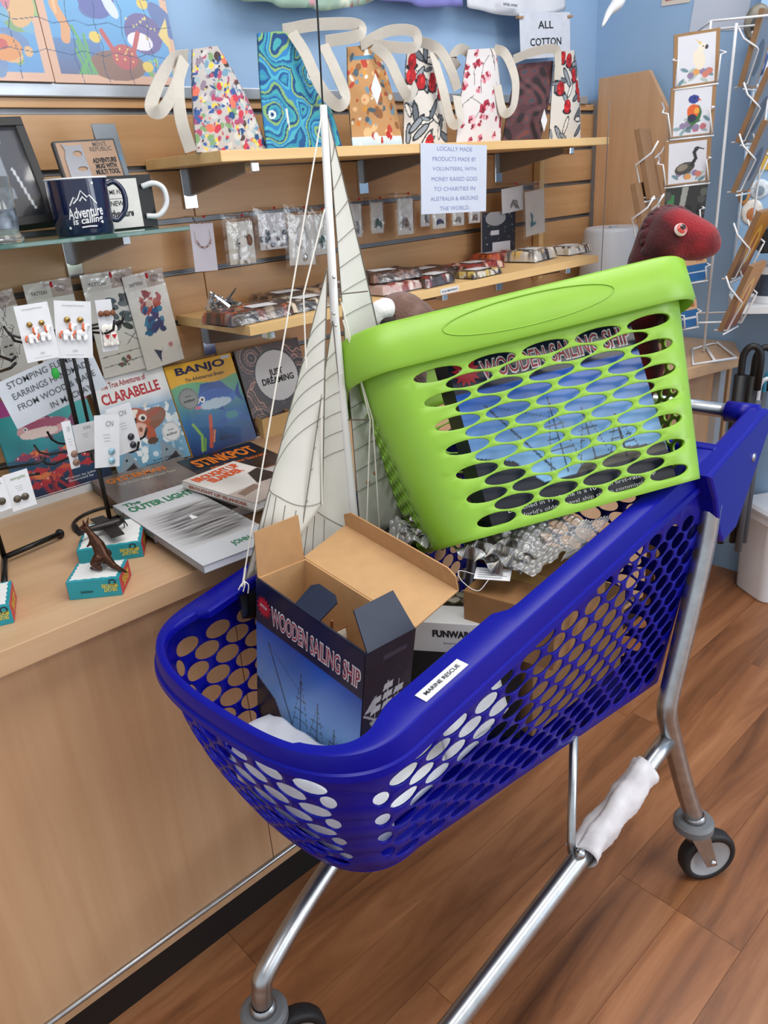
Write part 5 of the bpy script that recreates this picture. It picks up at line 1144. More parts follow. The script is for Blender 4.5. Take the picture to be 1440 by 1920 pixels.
bag('dark maroon swirl bag slumped between the blossom bag and the last bag', (942, 261), (1012, 259), (972, 120), (1036, 114), 1.31, .11, b_dark, [[(962, 112, 1.36), (1000, 97, 1.34), (1040, 92, 1.33), (1046, 112, 1.33), (1045, 150, 1.33)]], .05, tags=((1020, 226, .5, 1.28),))
bag('narrow red waratah bag at the right end of the shelf', (1030, 259), (1088, 257), (1042, 98), (1076, 94), 1.32, .1, b_waratah(14), [], .03)
# ---- things on the glass shelf
def p_gift(U, V, w, h):
    c = Cv(U, V, '1b2436'); c.rect(0, 0, w, h * .25, '14161c'); c.poly([(w * .2, h * .3), (w * .48, h * .22), (w * .52, h * .95), (w * .3, h * .95)], '2f6fa8'); c.poly([(w * .42, h * .22), (w * .62, h * .22), (w * .6, h * .95), (w * .5, h * .95)], '7f8a96'); c.line([(w * .72, h * .55), (w * .86, h * .1)], .004, 'c9ced4'); c.ell(w * .66, h * .9, .004, .01, 'eef0f2'); return c
m, w, h = from3(PY((-35, 432), 1.36), PY((113, 415), 1.36), PY((-70, 222), 1.42)); gf = thing('gift_set_box', 'black framed gift set leaning at the back of the glass shelf', 'box', m)
for a, b, q in (((0, 0), (w, .014), 0), ((0, h - .014), (w, h), 0), ((0, .014), (.014, h - .014), 0), ((w - .014, .014), (w, h - .014), 0)): MB().box((a[0], a[1], -.025), (b[0], b[1], .002)).build('frame_side', BLACK, gf, bevel=.001)
MB().box((.014, .014, -.025), (w - .014, h - .014, -.008)).build('backing', NAVY, gf); sheet('picture', w - .028, h - .028, lambda U, V: p_gift(U, V, w - .028, h - .028), gf, .002, PGLOSS, z=-.0075, m=T(.014, .014, 0)); MB().box((.014, .014, -.002), (w - .014, h - .014, -.001)).build('window_film', FILM3, gf)
def mug(label, px, y, r, h, mat, rim, hang, text_=None, hpx=1):
    b = PY(px, y); b.z = 1.2365; m = T(*b) @ Matrix.Rotation(math.radians(hang), 4, 'Z'); t = thing('mug', label, 'mug', m)
    MB().lathe([(.001, .0), (r * .93, 0), (r * .96, .003), (r, h * .5), (r * 1.0, h - .001), (r * .965, h - .001), (r * .95, h * .5), (r * .9, .006), (.001, .006)], 36).build('cup', mat, t, smooth=True, auto=.6)
    MB().tube([(r * math.cos(a), r * math.sin(a), h) for a in np.linspace(0, 2 * math.pi, 37)], .0016, 6, False).build('rim', rim, t, smooth=True)
    MB().tube(catmull([(r * .97, 0, h * .86), (r + .014, 0, h * .9), (r + .026, 0, h * .72), (r + .025, 0, h * .42), (r + .010, 0, h * .22), (r * .97, 0, h * .24)], 6), .0042, 10).build('handle', mat, t, smooth=True); return t, b
ENAM = M('10183c', .12, 0, .04, coat=.6); t, b = mug('navy enamel mug with white mountain print Adventure is calling', (160, 428), 1.305, .0465, .083, ENAM, WHITE, -8)
ti_ = t.matrix_world.inverted(); fmx = fm(b + Vector((-.012, -.0475, 0)), (1, .0, 0), (0, 0, 1))
def wrapm(R): 
    def f(o):
        if o is None: return
        me = o.data
        for v in me.vertices:
            q = fmx @ v.co; a = (q.x - b.x) / R - math.pi / 2 - math.radians(14); p = Vector((b.x + R * math.cos(a), b.y + R * math.sin(a), q.z)); v.co = ti_ @ p
    return f
f = wrapm(.0472); f(text('Adventure', t, .01, .034, WHITE, w=.056, h=.016, rot=4, shear=.15, bold=.02)); f(text('is calling', t, .012, .021, WHITE, w=.048, h=.013, rot=4, shear=.15, bold=.02))
mt_ = MB()
for seg in ([(-.012, .044), (-.004, .056), (.001, .052), (.008, .065), (.016, .055), (.02, .058), (.03, .045)], [(-.006, .047), (.0, .052)], [(.004, .05), (.009, .056), (.014, .05)], [(.0, .012), (.012, .013), (.024, .0125)]): mt_.tube([(x, y, 0) for x, y in seg], .001, 6)
f(mt_.build('mountain_print', WHITE, t))
for p in ((.028, .075), (-.018, .012), (.034, .018)): f(MB().lathe([(.0005, .0004), (.0022, .0002)], 10, T(p[0], p[1], 0)).build('speckle', WHITE, t))
wbq = PY((216, 428), 1.345); wbm = fm((wbq.x, 1.345, 1.2365), (1, 0, 0), (0, 0, 1)); t = thing('mug_box', 'black gift carton with white mug print and protruding white handle', 'box', wbm)
MB().box((-.012, 0, -.06), (.082, .085, 0)).build('carton', BLACK, t, bevel=.0008); MB().box((-.010, .002, 0), (.054, .080, .0005)).build('front_label', M('d8d6d0', .5), t); hd = MB().tube(catmull([(.062, .066, .001), (.080, .070, .012), (.095, .060, .016), (.096, .036, .016), (.080, .018, .012), (.062, .018, .001)], 6), .0046, 10).build('mug_handle', WHITE, t, smooth=True); hd['label'] = 'white mug handle sticking out of the carton'; text('TIME FOR', t, .012, .06, INK, w=.036, h=.007); text('NEW', t, .012, .042, INK, w=.024, h=.008); text('adventure', t, .016, .026, INK, w=.046, h=.012, shear=.2, bold=.03); MB().box((-.006, .049, .0005), (.034, .0497, .0008)).build('printed_line', INK, t)
pass
m, w, h = from3(PY((122, 340), 1.385), PY((236, 330), 1.385), PY((119, 263), 1.40)); t = thing('multi_tool_card', 'tan card ADVENTURE MUG WITH MULTI TOOL standing behind the navy mug', 'package', m); MB().box((0, -.05, -.012), (w, h, 0)).build('backing_card', M('4a4a4c', .6), t, bevel=.003); MB().box((.004, -.05, 0), (w - .004, h - .004, .0006)).build('front_card', M('b09078', .7), t)
text("MEN'S\nREPUBLIC", t, w * .72, h * .8, M('5a544e', .6), w=w * .36, h=h * .24, bold=.01, space=.8); text('ADVENTURE\nMUG WITH\nMULTI TOOL', t, w * .73, h * .3, INK, w=w * .4, h=h * .42, bold=.05, space=.9)
tl_ = [(.012, -.02), (.012, h * .55), (.016, h * .75), (.012, h * .9), (.024, h * .84), (w * .42, h * .86), (w * .45, -.02)]; v2, tri = panel_holes(tl_, [oval(w * .32, h * .64, .008, .005), oval(w * .33, h * .26, .009, .004)]); mb = MB(); mb.v = [(x, y, .0018) for x, y in v2]; mb.f = tri; solidify(mb.build('steel_tool', CHROME, t), .0016)
m, w, h = from3(PY((232, 332), 1.41), PY((263, 326), 1.41), PY((208, 245), 1.43)); m = fm(PY((218, 333), 1.41), (1, 0, 0), (0, .15, 1)); t = thing('lotion_tube', 'blue and grey tube standing behind the tan multi tool card', 'tube', m); MB().loft([[Vector((x * (.021), .0 + .001 * 0, 0)) + Vector((0, y, z * .011)) for x, z in ((-1, -1), (1, -1), (1, 1), (-1, 1))] for y in (-.05, 0)] + [[Vector((x * .022, .088, z * .001)) for x, z in ((-1, -1), (1, -1), (1, 1), (-1, 1))]]).build('tube_body', M('7a828a', .35, .2), t, bevel=.001); MB().box((-.015, .025, .0085), (.015, .075, .0095), Matrix.Rotation(math.radians(-6.6), 4, 'X') @ T(0, 0, .0015)).build('tube_label', M('4a90c0', .5), t)
tb = PY((5, 452), 1.27); tb.z = 1.2365; t = thing('glass_tumbler', 'clear patterned tumbler cut by the left edge on the glass shelf', 'glass', T(*tb)); gm2, N_, L_, B_ = nt('clear_glass'); B_.inputs['Transmission Weight'].default_value = .9; B_.inputs['Roughness'].default_value = .03; B_.inputs['Base Color'].default_value = (.92, .97, .96, 1)
MB().lathe([(.001, 0), (.030, 0), (.031, .006), (.026, .013), (.03, .09), (.028, .09), (.024, .016), (.001, .014)], 28).build('glass_body', gm2, t, smooth=True)
MB().lathe([(.0268, .02), (.0275, .04), (.0288, .075)], 28).build('printed_band', M('6a7480', .3, 0, .9, 60), t, smooth=True)
# ---- puzzles on the ledge
def p_puzzle(seed):
    def f(U, V, w, h):
        c = Cv(U, V, 'd9a98c'); k = (U > .014) & (U < w - .014) & (V > .014); t_ = np.clip(V / h, 0, 1)[..., None]; gcol = np.array(lin('2a86c8')) * (1 - t_) + np.array(lin('4fb4e4')) * t_; c.a[k] = gcol[k]
        if seed == 1:
            c.blobs(8, .02, .04, ['2a5aa0', '3f9ad4'], 2, .4, (.02, .1, w, h)); c.grad(.014, '2c4a86', .1, '2a86c8', k & (V < .07) & (U < w * .4)); c.ell(w * .5, .03, w * .22, .025, '7a4a34')
            c.ell(w * .76, .085, w * .15, .034, '4a3a8a', -8); c.poly([(w * .88, .085), (w * .97, .115), (w * .96, .06)], 'e0c46a'); c.ell(w * .72, .072, w * .1, .015, 'e6e2ea', -8); g = random.Random(3)
            for q in range(16): c.ell(w * g.uniform(.64, .86), g.uniform(.075, .115), .0022, .0022, 'd8c87a')
            c.ell(w * .44, .135, w * .14, .03, '2a44a0', 20); c.poly([(w * .5, .15), (w * .58, .2), (w * .63, .17), (w * .56, .13)], '2a44a0'); c.ell(w * .54, .125, w * .04, .02, 'd0dcea', 30); c.ell(w * .42, .14, .003, .003, 'f4f4f4')
            c.poly([(w * .64, .155), (w * .8, .2), (w * .97, .18), (w * .82, .14)], '7a7c80'); c.ell(w * .78, .16, .004, .005, 'eef0f0')
            c.blobs(22, .004, .014, ['c06a7a', 'd08490', 'b85a6c'], 6, .4, (w * .08, .15, w * .34, .23)); c.line([(w * .14, .17), (w * .12, .12), (w * .17, .09), (w * .15, .07)], .016, 'd8965a'); c.line([(w * .13, .16), (w * .12, .11)], .006, 'e8b07a')
            c.ell(w * .57, .045, w * .1, .021, 'b52a34'); g = random.Random(5)
            for q in range(10): c.ell(w * g.uniform(.5, .64), g.uniform(.035, .06), .0018, .0018, 'e8d060')
            for sx in (-1, 1): c.line([(w * .57 + sx * .02, .055), (w * .57 + sx * .035, .085)], .009, 'b52a34')
            for q in range(6): c.line([(w * .2 + q * .006, .016), (w * .24 + .012 * math.sin(q * 2), .03 + .012 * q)], .005, '3aa04a')
            for x, y in ((.8, .155), (.37, .095), (.74, .05)): c.ell(w * x, y - .02, .011, .009, 'e2c23a')
            c.blobs(20, .002, .007, ['8ac46a', '6ab05a', 'd88a7a'], 8, .4, (w * .72, .016, w * .98, .045))
        else:
            c.blobs(60, .008, .03, ['3a8ad0', '5aa4c8', '6a9a5a', '8ab46a', 'c86a7a', '4a7ab0', 'd8a86a'], 4, .4, (0, .02, w, h)); c.ell(w * .72, .05, .03, .02, 'd8862a'); c.ell(w * .72, .055, .008, .008, 'c0202a'); c.ell(w * .6, .15, .03, .025, 'e4e8ea'); c.ell(w * .6, .155, .009, .009, 'c0202a')
        c.a = c.a * .78 + .14
        # interlocking cuts
        for q in range(1, 5): c.line([(w * q / 5 + .004 * math.sin(i * 1.9 + q), h * i / 12) for i in range(13)], .0011, '355a7a'); c.line([(w * i / 12, h * q / 5 + .004 * math.sin(i * 2.1 + q)) for i in range(13)], .0011, '355a7a')
        return c
    return f
m = fm((.646, 1.500, 1.4785), (1, 0, 0), (0, .12, 1)); t = thing('jigsaw_puzzle', 'sea animal jigsaw with purple whale and red crab on the wall ledge', 'puzzle', m); MB().box((0, 0, -.005), (.25, .24, 0)).build('tray_board', M('d9a98c', .6), t); sheet('puzzle_print', .25, .24, lambda U, V: p_puzzle(1)(U, V, .25, .24), t, .0012, PGLOSS, z=.0005)
m = fm((.385, 1.494, 1.4785), (1, 0, 0), (0, .12, 1)); t = thing('jigsaw_puzzle', 'jigsaw with orange cat cut off by the top left corner', 'puzzle', m); MB().box((0, 0, -.005), (.257, .24, 0)).build('tray_board', M('d9a98c', .6), t); sheet('puzzle_print', .257, .24, lambda U, V: p_puzzle(2)(U, V, .257, .24), t, .0014, PGLOSS, z=.0005)
# ---- textiles hanging above
def hanging(name, lab, cat, pts, y, top_z, paint, wav=.012):
    P_ = catmull([PY(p, y) for p in pts], 10); mb = MB(); n = len(P_); Us, Vs = [], []; R_ = 26
    for i, p in enumerate(P_):
        for j in range(R_): f_ = j / (R_ - 1); mb.v.append((p.x, p.y + wav * math.sin(i * .5) * (1 - f_), p.z + (top_z - p.z) * f_)); Us.append(p.x); Vs.append((top_z - p.z) * f_)
    for i in range(n - 1):
        for j in range(R_ - 1): a = i * R_ + j; mb.f.append((a, a + R_, a + R_ + 1, a + 1))
    mb.c = paint(np.array(Us), np.array(Vs)).a; o = mb.build(name, PFAB, smooth=True); solidify(o, .001); return tag(o, lab, cat)
hanging('hanging_garment', 'pale green floral garment hem at the top of the picture', 'garment', [(448, -2), (500, 6), (560, 16), (620, 18), (680, 10), (700, -2)], 1.47, 1.95, lambda U, V: Cv(U, V, '9ab4a4').blobs(160, .006, .016, ['b8c8ae', 'c0506a', 'd89aa4', 'd8b04a', '5a8a7a', 'd0d8c4', 'a83a4a'], 4, .4, (.9, 0, 1.5, .3)))
hanging('hanging_garment', 'plain lilac garment hem at the top of the picture', 'garment', [(704, -4), (760, 6), (820, 14), (872, 10)], 1.475, 1.95, lambda U, V: Cv(U, V, '7f80c4'))
hanging('tea_towel', 'white printed tea towel hanging at the top of the picture', 'tea towel', [(876, 12), (900, 20), (960, 30), (1010, 32), (1062, 18)], 1.478, 1.95, lambda U, V: Cv(U, V, 'd8dae0').rect(1.5, .018, 3, .0205, '2a2c34').rect(1.5, .008, 1.9, .0145, 'd8dae0'), .004)
m, w, h = from3(PY((976, 102), 1.462), PY((1069, 96), 1.462), PY((966, 24), 1.462)); t = thing('paper_sign', 'white sign reading ALL COTTON pegged under the tea towel', 'sign', m); MB().box((0, -.012, -.0003), (w, h, .0003)).build('sign_sheet', M('d6d9e2', .5), t); text('ALL', t, w * .5, h * .70, INK, w=w * .3, h=h * .19, bold=.012); text('COTTON', t, w * .5, h * .28, INK, w=w * .62, h=h * .19, bold=.012)
for x in (.0, w * .98): MB().box((x - .008, h * .86, -.006), (x + .014, h * .92, .005)).build('clothes_peg', M('b08a68', .7), t, bevel=.001)
m = fm(PY((940, 12), 1.4605), (1, 0, 0), (0, 0, 1)); t = thing('towel_caption', 'printed caption line on the white tea towel', 'lettering', m); MB().box((0, 0, -.0002), (.075, .012, 0)).build('caption_patch', M('d8dae0', .8), t); text('SAMUEL AMONT', t, .037, .006, INK, w=.06, h=.006, bold=0)
w0 = PY((594, 0), .843); w1 = PY((605, 196), .843); up = w0 + (w0 - w1) * .6; o = MB().tube([tuple(w1), tuple(w0), tuple(up)], .0012, 6).build('hanging_wire', BLACKW); tag(o, 'thin black wire rising from the yacht mast top', 'wire')
# ---- packets on hooks
def blob_item(t, w, h, kind, seed):
    g = random.Random(seed)
    if kind == 'neck':
        MB().tube(catmull([(w * .18, h * .86, .003), (w * .22, h * .66, .003), (w * .5, h * .52, .003), (w * .8, h * .64, .003), (w * .8, h * .86, .003)], 6), .0007, 6).build('necklace_chain', M('c8b8b0', .3, .4), t)
        for k in range(9): a = math.pi * (1.1 + .8 * k / 8); MB().ball((w * .5 + w * .3 * math.cos(a), h * .72 + h * .19 * math.sin(a), .004), .0019, 6).build('bead', M('8a6a60' if k % 2 else 'd8a8a8', .3), t, smooth=True)
    elif kind == 'dog':
        mb = MB(); mb.ball((w * .5, h * .3, .005), (.012, .018, .004), 8); mb.ball((w * .5, h * .55, .006), (.012, .012, .005), 8); mb.ball((w * .4, h * .1, .005), (.005, .007, .004), 6); mb.ball((w * .62, h * .1, .005), (.005, .007, .004), 6); d = remesh(mb.build('dog_pendant', M('e8e6e2', .5), t), .0018, 3)
        MB().ball((w * .68, h * .58, .009), (.007, .012, .003), 7).build('ear', M('7a5444', .6), d, smooth=True); MB().ball((w * .36, h * .52, .011), (.0022, .0018, .0015), 6).build('nose', BLACK, d)
    elif kind == 'mosaic':
        for k in range(16): x, y = g.uniform(.15, .85), g.uniform(.08, .55); MB().lathe([(.0005, .003), (.004 * g.uniform(.7, 1.4), .0025), (.005 * g.uniform(.7, 1.3), .0)], 7, T(w * x, h * y, .002)).build('mosaic_tile', [M('1a1c24', .3), M('e4e4e6', .3), M('3a4250', .3), M('a83a3a', .3)][g.choice([0, 0, 0, 1, 1, 2, 3] if k else [1])], t)
    elif kind == 'cord':
        for k in range(3): MB().tube([(w * .5 + (.012 + .003 * k) * math.cos(a), h * .6 + (.026 - .002 * k) * math.sin(a), .003 + .001 * k) for a in np.linspace(0, 6.28, 25)], .0008, 6).build('cord_loop', M('d8d8dc', .4), t)
        MB().ball((w * .55, h * .2, .005), (.006, .008, .003), 7).build('pendant', CHROME, t, smooth=True)
    else:
        col = {'leaf': '3a5a50', 'green': '3f5f54', 'gecko': '8a7468', 'blue': '2f3a6a', 'tail': '2a7f8e', 'grey': '8a8c90'}[kind]; mt = M(col, .25, .3, .3, 200)
        if kind == 'tail': ps = [((w * .3, h * .25), (w * .36, h * .4)), ((w * .36, h * .4), (w * .3, h * .55)), ((w * .3, h * .25), (w * .5, h * .33))]
        else: ps = [((w * .5, h * .5), (w * g.uniform(.25, .75), h * g.uniform(.12, .4))) for _ in range(7)]
        for a, b in ps: MB().tube([(a[0], a[1], .003), ((a[0] + b[0]) / 2, (a[1] + b[1]) / 2, .005), (b[0], b[1], .003)], [.0012, .0032, .0008], 7).build('pendant_piece', mt, t, smooth=True)
def packet(label, tl, tr, bl, y, kind, cardc='d9d6d2', seed=1, cat='jewellery packet', film_=True, inset=.12, lab=None):
    m, w, h = from3(PY(bl, y), PY(bl, y) + PY(tr, y) - PY(tl, y), PY(tl, y)); t = thing('jewellery_packet', label, cat, m, 'jewellery packets on hooks')
    MB().box((w * inset, h * .04, -.0008), (w * (1 - inset), h * .84, 0)).build('backing_card', M(cardc, .7, 0, .03), t)
    blob_item(t, w, h * .84, kind, seed)
    if film_:
        g = random.Random(seed); mb = MB(); n1, n2 = 12, 16
        for i in range(n1 + 1):
            for j in range(n2 + 1): e = min(1, min(i, n1 - i, j, n2 - j) / 2); mb.v.append((w * i / n1, h * j / n2, .0015 + .0085 * e * (1 - .5 * j / n2) + .0022 * g.uniform(-1, 1) * e))
        for i in range(n1):
            for j in range(n2): k = i * (n2 + 1) + j; mb.f.append((k, k + n2 + 1, k + n2 + 2, k + 1))
        mb.build('plastic_sleeve', FILM2, t, smooth=True)
    MB().tube([(w * .5, h * .95, .012), (w * .5, h * .95, .002), (w * .5, h * .96, (y - 1.508) * 1.0)], .0014, 6).build('hook', CHROME, t); MB().ball((w * .5, h * .952, .013), .0028, 6).build('hook_tip', REDM, t, smooth=True)
    if lab: text(lab, t, w * .5, h * .86, M('6a6a70', .6), w=w * .7, h=h * .055, z=.0008, bold=.01)
    return t, w, h
HK = [('Rose Quartz necklace card hanging right of the glass shelf', (344, 402), (390, 400), (366, 515), 1.45, 'neck', 'd8d2dc', 0),
 ('packet with a white dog pendant hanging on a hook', (402, 402), (468, 398), (425, 502), 1.455, 'dog', 'd8d2c8', 0), ('packet with a black and white mosaic cat', (465, 388), (534, 384), (481, 474), 1.46, 'mosaic', 'd0cdd2', 0), ('packet with a looped pale cord and silver pendant', (517, 383), (583, 384), (536, 503), 1.455, 'cord', 'd4d0cc', 0),
 ('packet with a green leaf pendant left of the yacht mast', (583, 388), (616, 385), (589, 483), 1.465, 'leaf', 'd2d4d0', 0), ('packet showing right of the yacht mast', (654, 370), (680, 369), (657, 449), 1.465, 'grey', 'd0d0d2', 0), ('packet with a dark green pendant between mast and sign', (696, 368), (725, 367), (694, 441), 1.46, 'green', 'd6d4d2', 0),
 ('packet with a brown gecko pendant left of the sign', (736, 360), (775, 358), (742, 445), 1.455, 'gecko', 'd6d4d0', 0), ('narrow crumpled packet beside the sign edge', (779, 362), (801, 361), (787, 428), 1.465, 'grey', 'cccccf', 0), ('packet with a blue pendant below the sign', (806, 384), (838, 382), (808, 432), 1.46, 'blue', 'd8d6d2', 0),
 ('packet with a grey pendant under the middle of the sign', (843, 382), (872, 380), (845, 426), 1.462, 'grey', 'd4d2ce', 0), ('packet with a pale pendant under the right of the sign', (873, 378), (901, 376), (876, 421), 1.464, 'gecko', 'd2d0ce', 0), ('large packet with a teal whale tail pendant at the right end', (972, 346), (1020, 336), (981, 450), 1.44, 'tail', 'd6cdc4', 0), ('plain white earring card hanging beside the whale tail packet', (927, 348), (970, 340), (941, 404), 1.45, 'grey', 'd4d4da', 0)]
for i, (lab, tl, tr, bl, y, kd, cc_, _) in enumerate(HK): packet(lab, tl, tr, bl, y, kd, cc_, i + 2, film_=(i not in (0, 13)), inset=.02 if i in (0, 13) else .12, lab='Rose Quartz' if i == 0 else None)
t, w, h = card('beaded_fabric_pack', 'black beaded fabric pack with a white label hanging above the lower shelf', 'fabric pack', (899, 400), (962, 394), (904, 478), 1.46, lambda U, V, w, h: Cv(U, V, '2a2c38').blobs(60, .001, .003, ['d8d8da', '5a5a4a', '34406a', '8a7a4a'], 4, .7, (0, 0, w, h)).ell(w * .4, h * .85, w * .3, h * .18, 'a8a8ac').rect(w * .3, h * .02, w * .85, h * .26, 'e4e4e8').rect(w * .25, h * .44, w * .5, h * .56, 'dcdce0'), .004)
# ---- tattoo packs
def p_tattoo(k):
    def f(U, V, w, h):
        c = Cv(U, V, 'f0ece6'); c.rect(0, h * .84, w, h, 'e2dcd6'); c.rect(w * .55, h * .84, w, h, 'b9a49a'); c.ell(w * .75, h * .92, w * .12, h * .04, '8a7068'); g = random.Random(k)
        if k == 0:
            for q in range(40): x, y = g.uniform(.1, .7), g.uniform(.25, .78); c.line([(w * x, h * y), (w * (x + g.uniform(-.12, .12)), h * (y + .07)), (w * (x + g.uniform(-.12, .12)), h * (y + .1))], .0011, '4a4a4c')
            c.ell(w * .45, h * .42, w * .16, h * .13, 'd0ccc6'); c.ell(w * .4, h * .45, .004, .0015, '2a2a2c'); c.ell(w * .52, h * .45, .004, .0015, '2a2a2c'); c.ell(w * .46, h * .36, .004, .002, '3a2a2c')
        elif k == 2:
            for q in range(14): x, y = g.uniform(.3, .75), g.uniform(.4, .75); c.ell(w * x, h * y, .006, .012, g.choice(['2a343c', '3f5a6a', '5a6a70']), g.uniform(40, 120))
            c.line([(w * .05, h * .2), (w * .95, h * .22)], .0014, '5a5a5c'); c.line([(w * .05, h * .1), (w * .95, h * .13)], .0014, '5a4a4a'); c.blobs(14, .002, .005, ['9a5a5a', '5a7a6a'], 3, .5, (w * .3, h * .08, w * .7, h * .16)); c.line([(w * .6, h * .28), (w * .9, h * .42)], .0014, '4a4a4c'); c.line([(w * .6, h * .4), (w * .9, h * .28)], .0014, '4a4a4c'); c.ell(w * .4, h * .3, .008, .004, '4a8a94', 30)
        elif k == 3:
            c.blobs(26, .003, .009, ['b83a3a', 'c85a4a', '9a2a34'], 4, .4, (w * .25, h * .6, w * .75, h * .8)); c.blobs(30, .003, .010, ['2a4a8a', '1f6aa0', '3a3a7a', '2f8ab0'], 5, .35, (w * .25, h * .38, w * .7, h * .64)); c.ell(w * .48, h * .68, w * .08, h * .04, 'e0c4b4'); c.poly([(w * .3, h * .2), (w * .5, h * .16), (w * .62, h * .24), (w * .46, h * .13), (w * .42, h * .04)], '4a4a6a'); c.ell(w * .75, h * .2, .005, .005, 'd8909a')
        return c
    return f
for k, (tl, tr, bl, lab) in enumerate((((-20, 552), (56, 533), (10, 735), 'tattoo sheet with a line-drawn woman at the left edge'), ((52, 533), (140, 519), (92, 722), 'tattoo sheet mostly hidden by the unicorn earring cards'), ((140, 519), (236, 503), (196, 710), 'tattoo sheet with feathers and arrows'), ((238, 518), (312, 500), (276, 695), 'tattoo sheet with a red haired mermaid'))):
    t, w, h = card('tattoo_pack', lab, 'tattoo pack', tl, tr, bl, 1.488 - .004 * k, p_tattoo(k), .001, res=.0011); text('TATTOO', t, w * .28, h * .9, M('4a4a4e', .6), w=w * .34, h=h * .035, bold=.02)
    MB().box((-.001, -.001, .0012), (w + .001, h + .001, .0016)).build('plastic_sleeve', FILM, t); MB().tube([(w * .5, h * .97, .016), (w * .5, h * .97, -.02)], .0014, 6).build('hook', CHROME, t); MB().ball((w * .5, h * .972, .017), (.003, .0055, .003), 7).build('hook_tip', REDM, t, smooth=True)
# ---- folded fabric packs on the lower shelf
def fab(label, px, y, l, d, h, rot, cols, z=1.0535, seed=1, bg='3a2c28'):
    p = PY(px, y); m = T(p.x, y, z) @ Matrix.Rotation(math.radians(rot), 4, 'Z'); t = thing('fabric_pack', label, 'fabric pack', m, 'folded fabric packs on the lower shelf'); mb = MB(); n1, n2 = 44, 26; g = random.Random(seed); ph = g.uniform(0, 6); Us, Vs = [], []
    for i in range(n1 + 1):
        for j in range(n2 + 1):
            x, y_ = l * (i / n1 - .5), d * (j / n2 - .5); e = min(1, min(i, n1 - i) / 4, min(j, n2 - j) / 4); zz = h * (.12 + .88 * math.sin(min(1, e * 1.8) * math.pi / 2)) + .0022 * math.sin(x * 150 + ph + y_ * 60) * e; mb.v.append((x, y_, zz)); Us.append(x + l / 2); Vs.append(y_ + d / 2)
    for i in range(n1):
        for j in range(n2): k = i * (n2 + 1) + j; mb.f.append((k, k + n2 + 1, k + n2 + 2, k + 1))
    o = len(mb.v); mb.v += [(-l / 2, -d / 2, 0), (l / 2, -d / 2, 0), (l / 2, d / 2, 0), (-l / 2, d / 2, 0)]; mb.f.append((o, o + 3, o + 2, o + 1)); Us += [0] * 4; Vs += [0] * 4
    mb.c = Cv(np.array(Us), np.array(Vs), bg).blobs(110, .003, .012, cols, seed, .3, (0, 0, l, d)).a; mb.build('folded_fabric', PGLOSS, t, smooth=True)
    MB().box((-.028, -.02, 0), (.028, .018, .0006), T(l * g.uniform(-.12, .15), d * g.uniform(-.15, .1), h + .0022) @ Matrix.Rotation(math.radians(g.uniform(-12, 12)), 4, 'Z')).build('paper_label', PAPER, t)
    mb = MB(); 
    for i in range(13):
        for j in range(9): e = min(1, min(i, 12 - i) / 2, min(j, 8 - j) / 2); mb.v.append(((l + .02) * (i / 12 - .5), (d + .014) * (j / 8 - .5), .002 + (h + .003) * min(1, e * 1.6) + .002 * g.random() * e))
    for i in range(12):
        for j in range(8): k = i * 9 + j; mb.f.append((k, k + 9, k + 10, k + 1))
    mb.build('plastic_sleeve', FILM2, t, smooth=True); return t
DK = ['1d1a1c', '6a3428', 'c8642a', '4a3a34', 'a8482e', '8a7a6a']; CR = ['d8ccb4', '2a2624', '8a7454', '4a4038']; RD = ['8a1f24', 'b83a30', '3a2424', 'd8b8a8', '5a2a2a']; BWc = ['e0dcd4', '1c1c20', '6a6a6e', 'd8b870']
fab('dark fabric pack with orange circles at the left front of the lower shelf', (465, 588), 1.305, .155, .10, .022, 4, DK, seed=2); fab('cream and black leaf fabric pack beside the dark orange pack', (566, 572), 1.315, .13, .10, .02, 2, CR, seed=3, bg='2a2624'); fab('brown fabric pack at the back left of the lower shelf', (540, 545), 1.43, .15, .10, .02, -3, ['5a4438', '8a6a50', '2a2220', 'b89a78'], seed=4); fab('grey brown fabric pack behind the yacht sails', (640, 545), 1.40, .12, .10, .022, 2, ['6a5a50', '3a302c', 'a8927c'], seed=5)
fab('bottom red and cream fabric pack of the stack right of the sail', (728, 566), 1.31, .13, .10, .02, 3, ['c8a8a0', 'b84a44', 'e0d4cc', '8a3a34'], seed=6, bg='c0a8a0'); fab('top dark brown fabric pack of the stack right of the sail', (724, 540), 1.33, .14, .10, .02, -6, ['3a2a26', '5a3a34', '2a1e1c', '7a5a50'], z=1.0775, seed=7); fab('black and red fabric pack with a large white label', (800, 552), 1.30, .11, .09, .022, 5, ['1c1a1e', '8a2a2a', 'd8d0c8'], seed=8); fab('dark plum fabric pack at the back of the lower shelf middle', (790, 520), 1.42, .16, .10, .02, -4, ['3a2028', '5a2a34', '1f181c'], seed=9)
fab('bright red fabric pack under its white card', (886, 520), 1.38, .15, .10, .018, 0, RD, seed=10, bg='8a2a28'); fab('yellow and black fabric pack at the front of the lower shelf', (895, 528), 1.285, .12, .07, .014, 4, ['c8b060', '2a2a2e', 'd8d0c0', '6a5a3a'], seed=11); fab('white and black fabric pack near the shelf end', (995, 497), 1.36, .13, .10, .028, 8, BWc, seed=12, bg='c8c4bc'); fab('pale patterned fabric pack at the very end of the lower shelf', (1062, 486), 1.36, .13, .10, .02, 3, ['e4e0d8', '2a2a2e', 'b8b0a0'], seed=13, bg='d4cfc6')
fab('orange red fabric pack at the back right of the lower shelf', (925, 494), 1.45, .12, .08, .024, 0, ['c84a24', '8a2a20', 'e07a3a'], seed=15, bg='a83a24')
p = PY((412, 566), 1.38); t = thing('glass_animal_ornament', 'crinkled silver plastic wrapped ornament at the shelf end', 'ornament', T(p.x, 1.38, 1.0535)); g = random.Random(5); SL = M('c9ccd0', .12, .9, .2, 60)
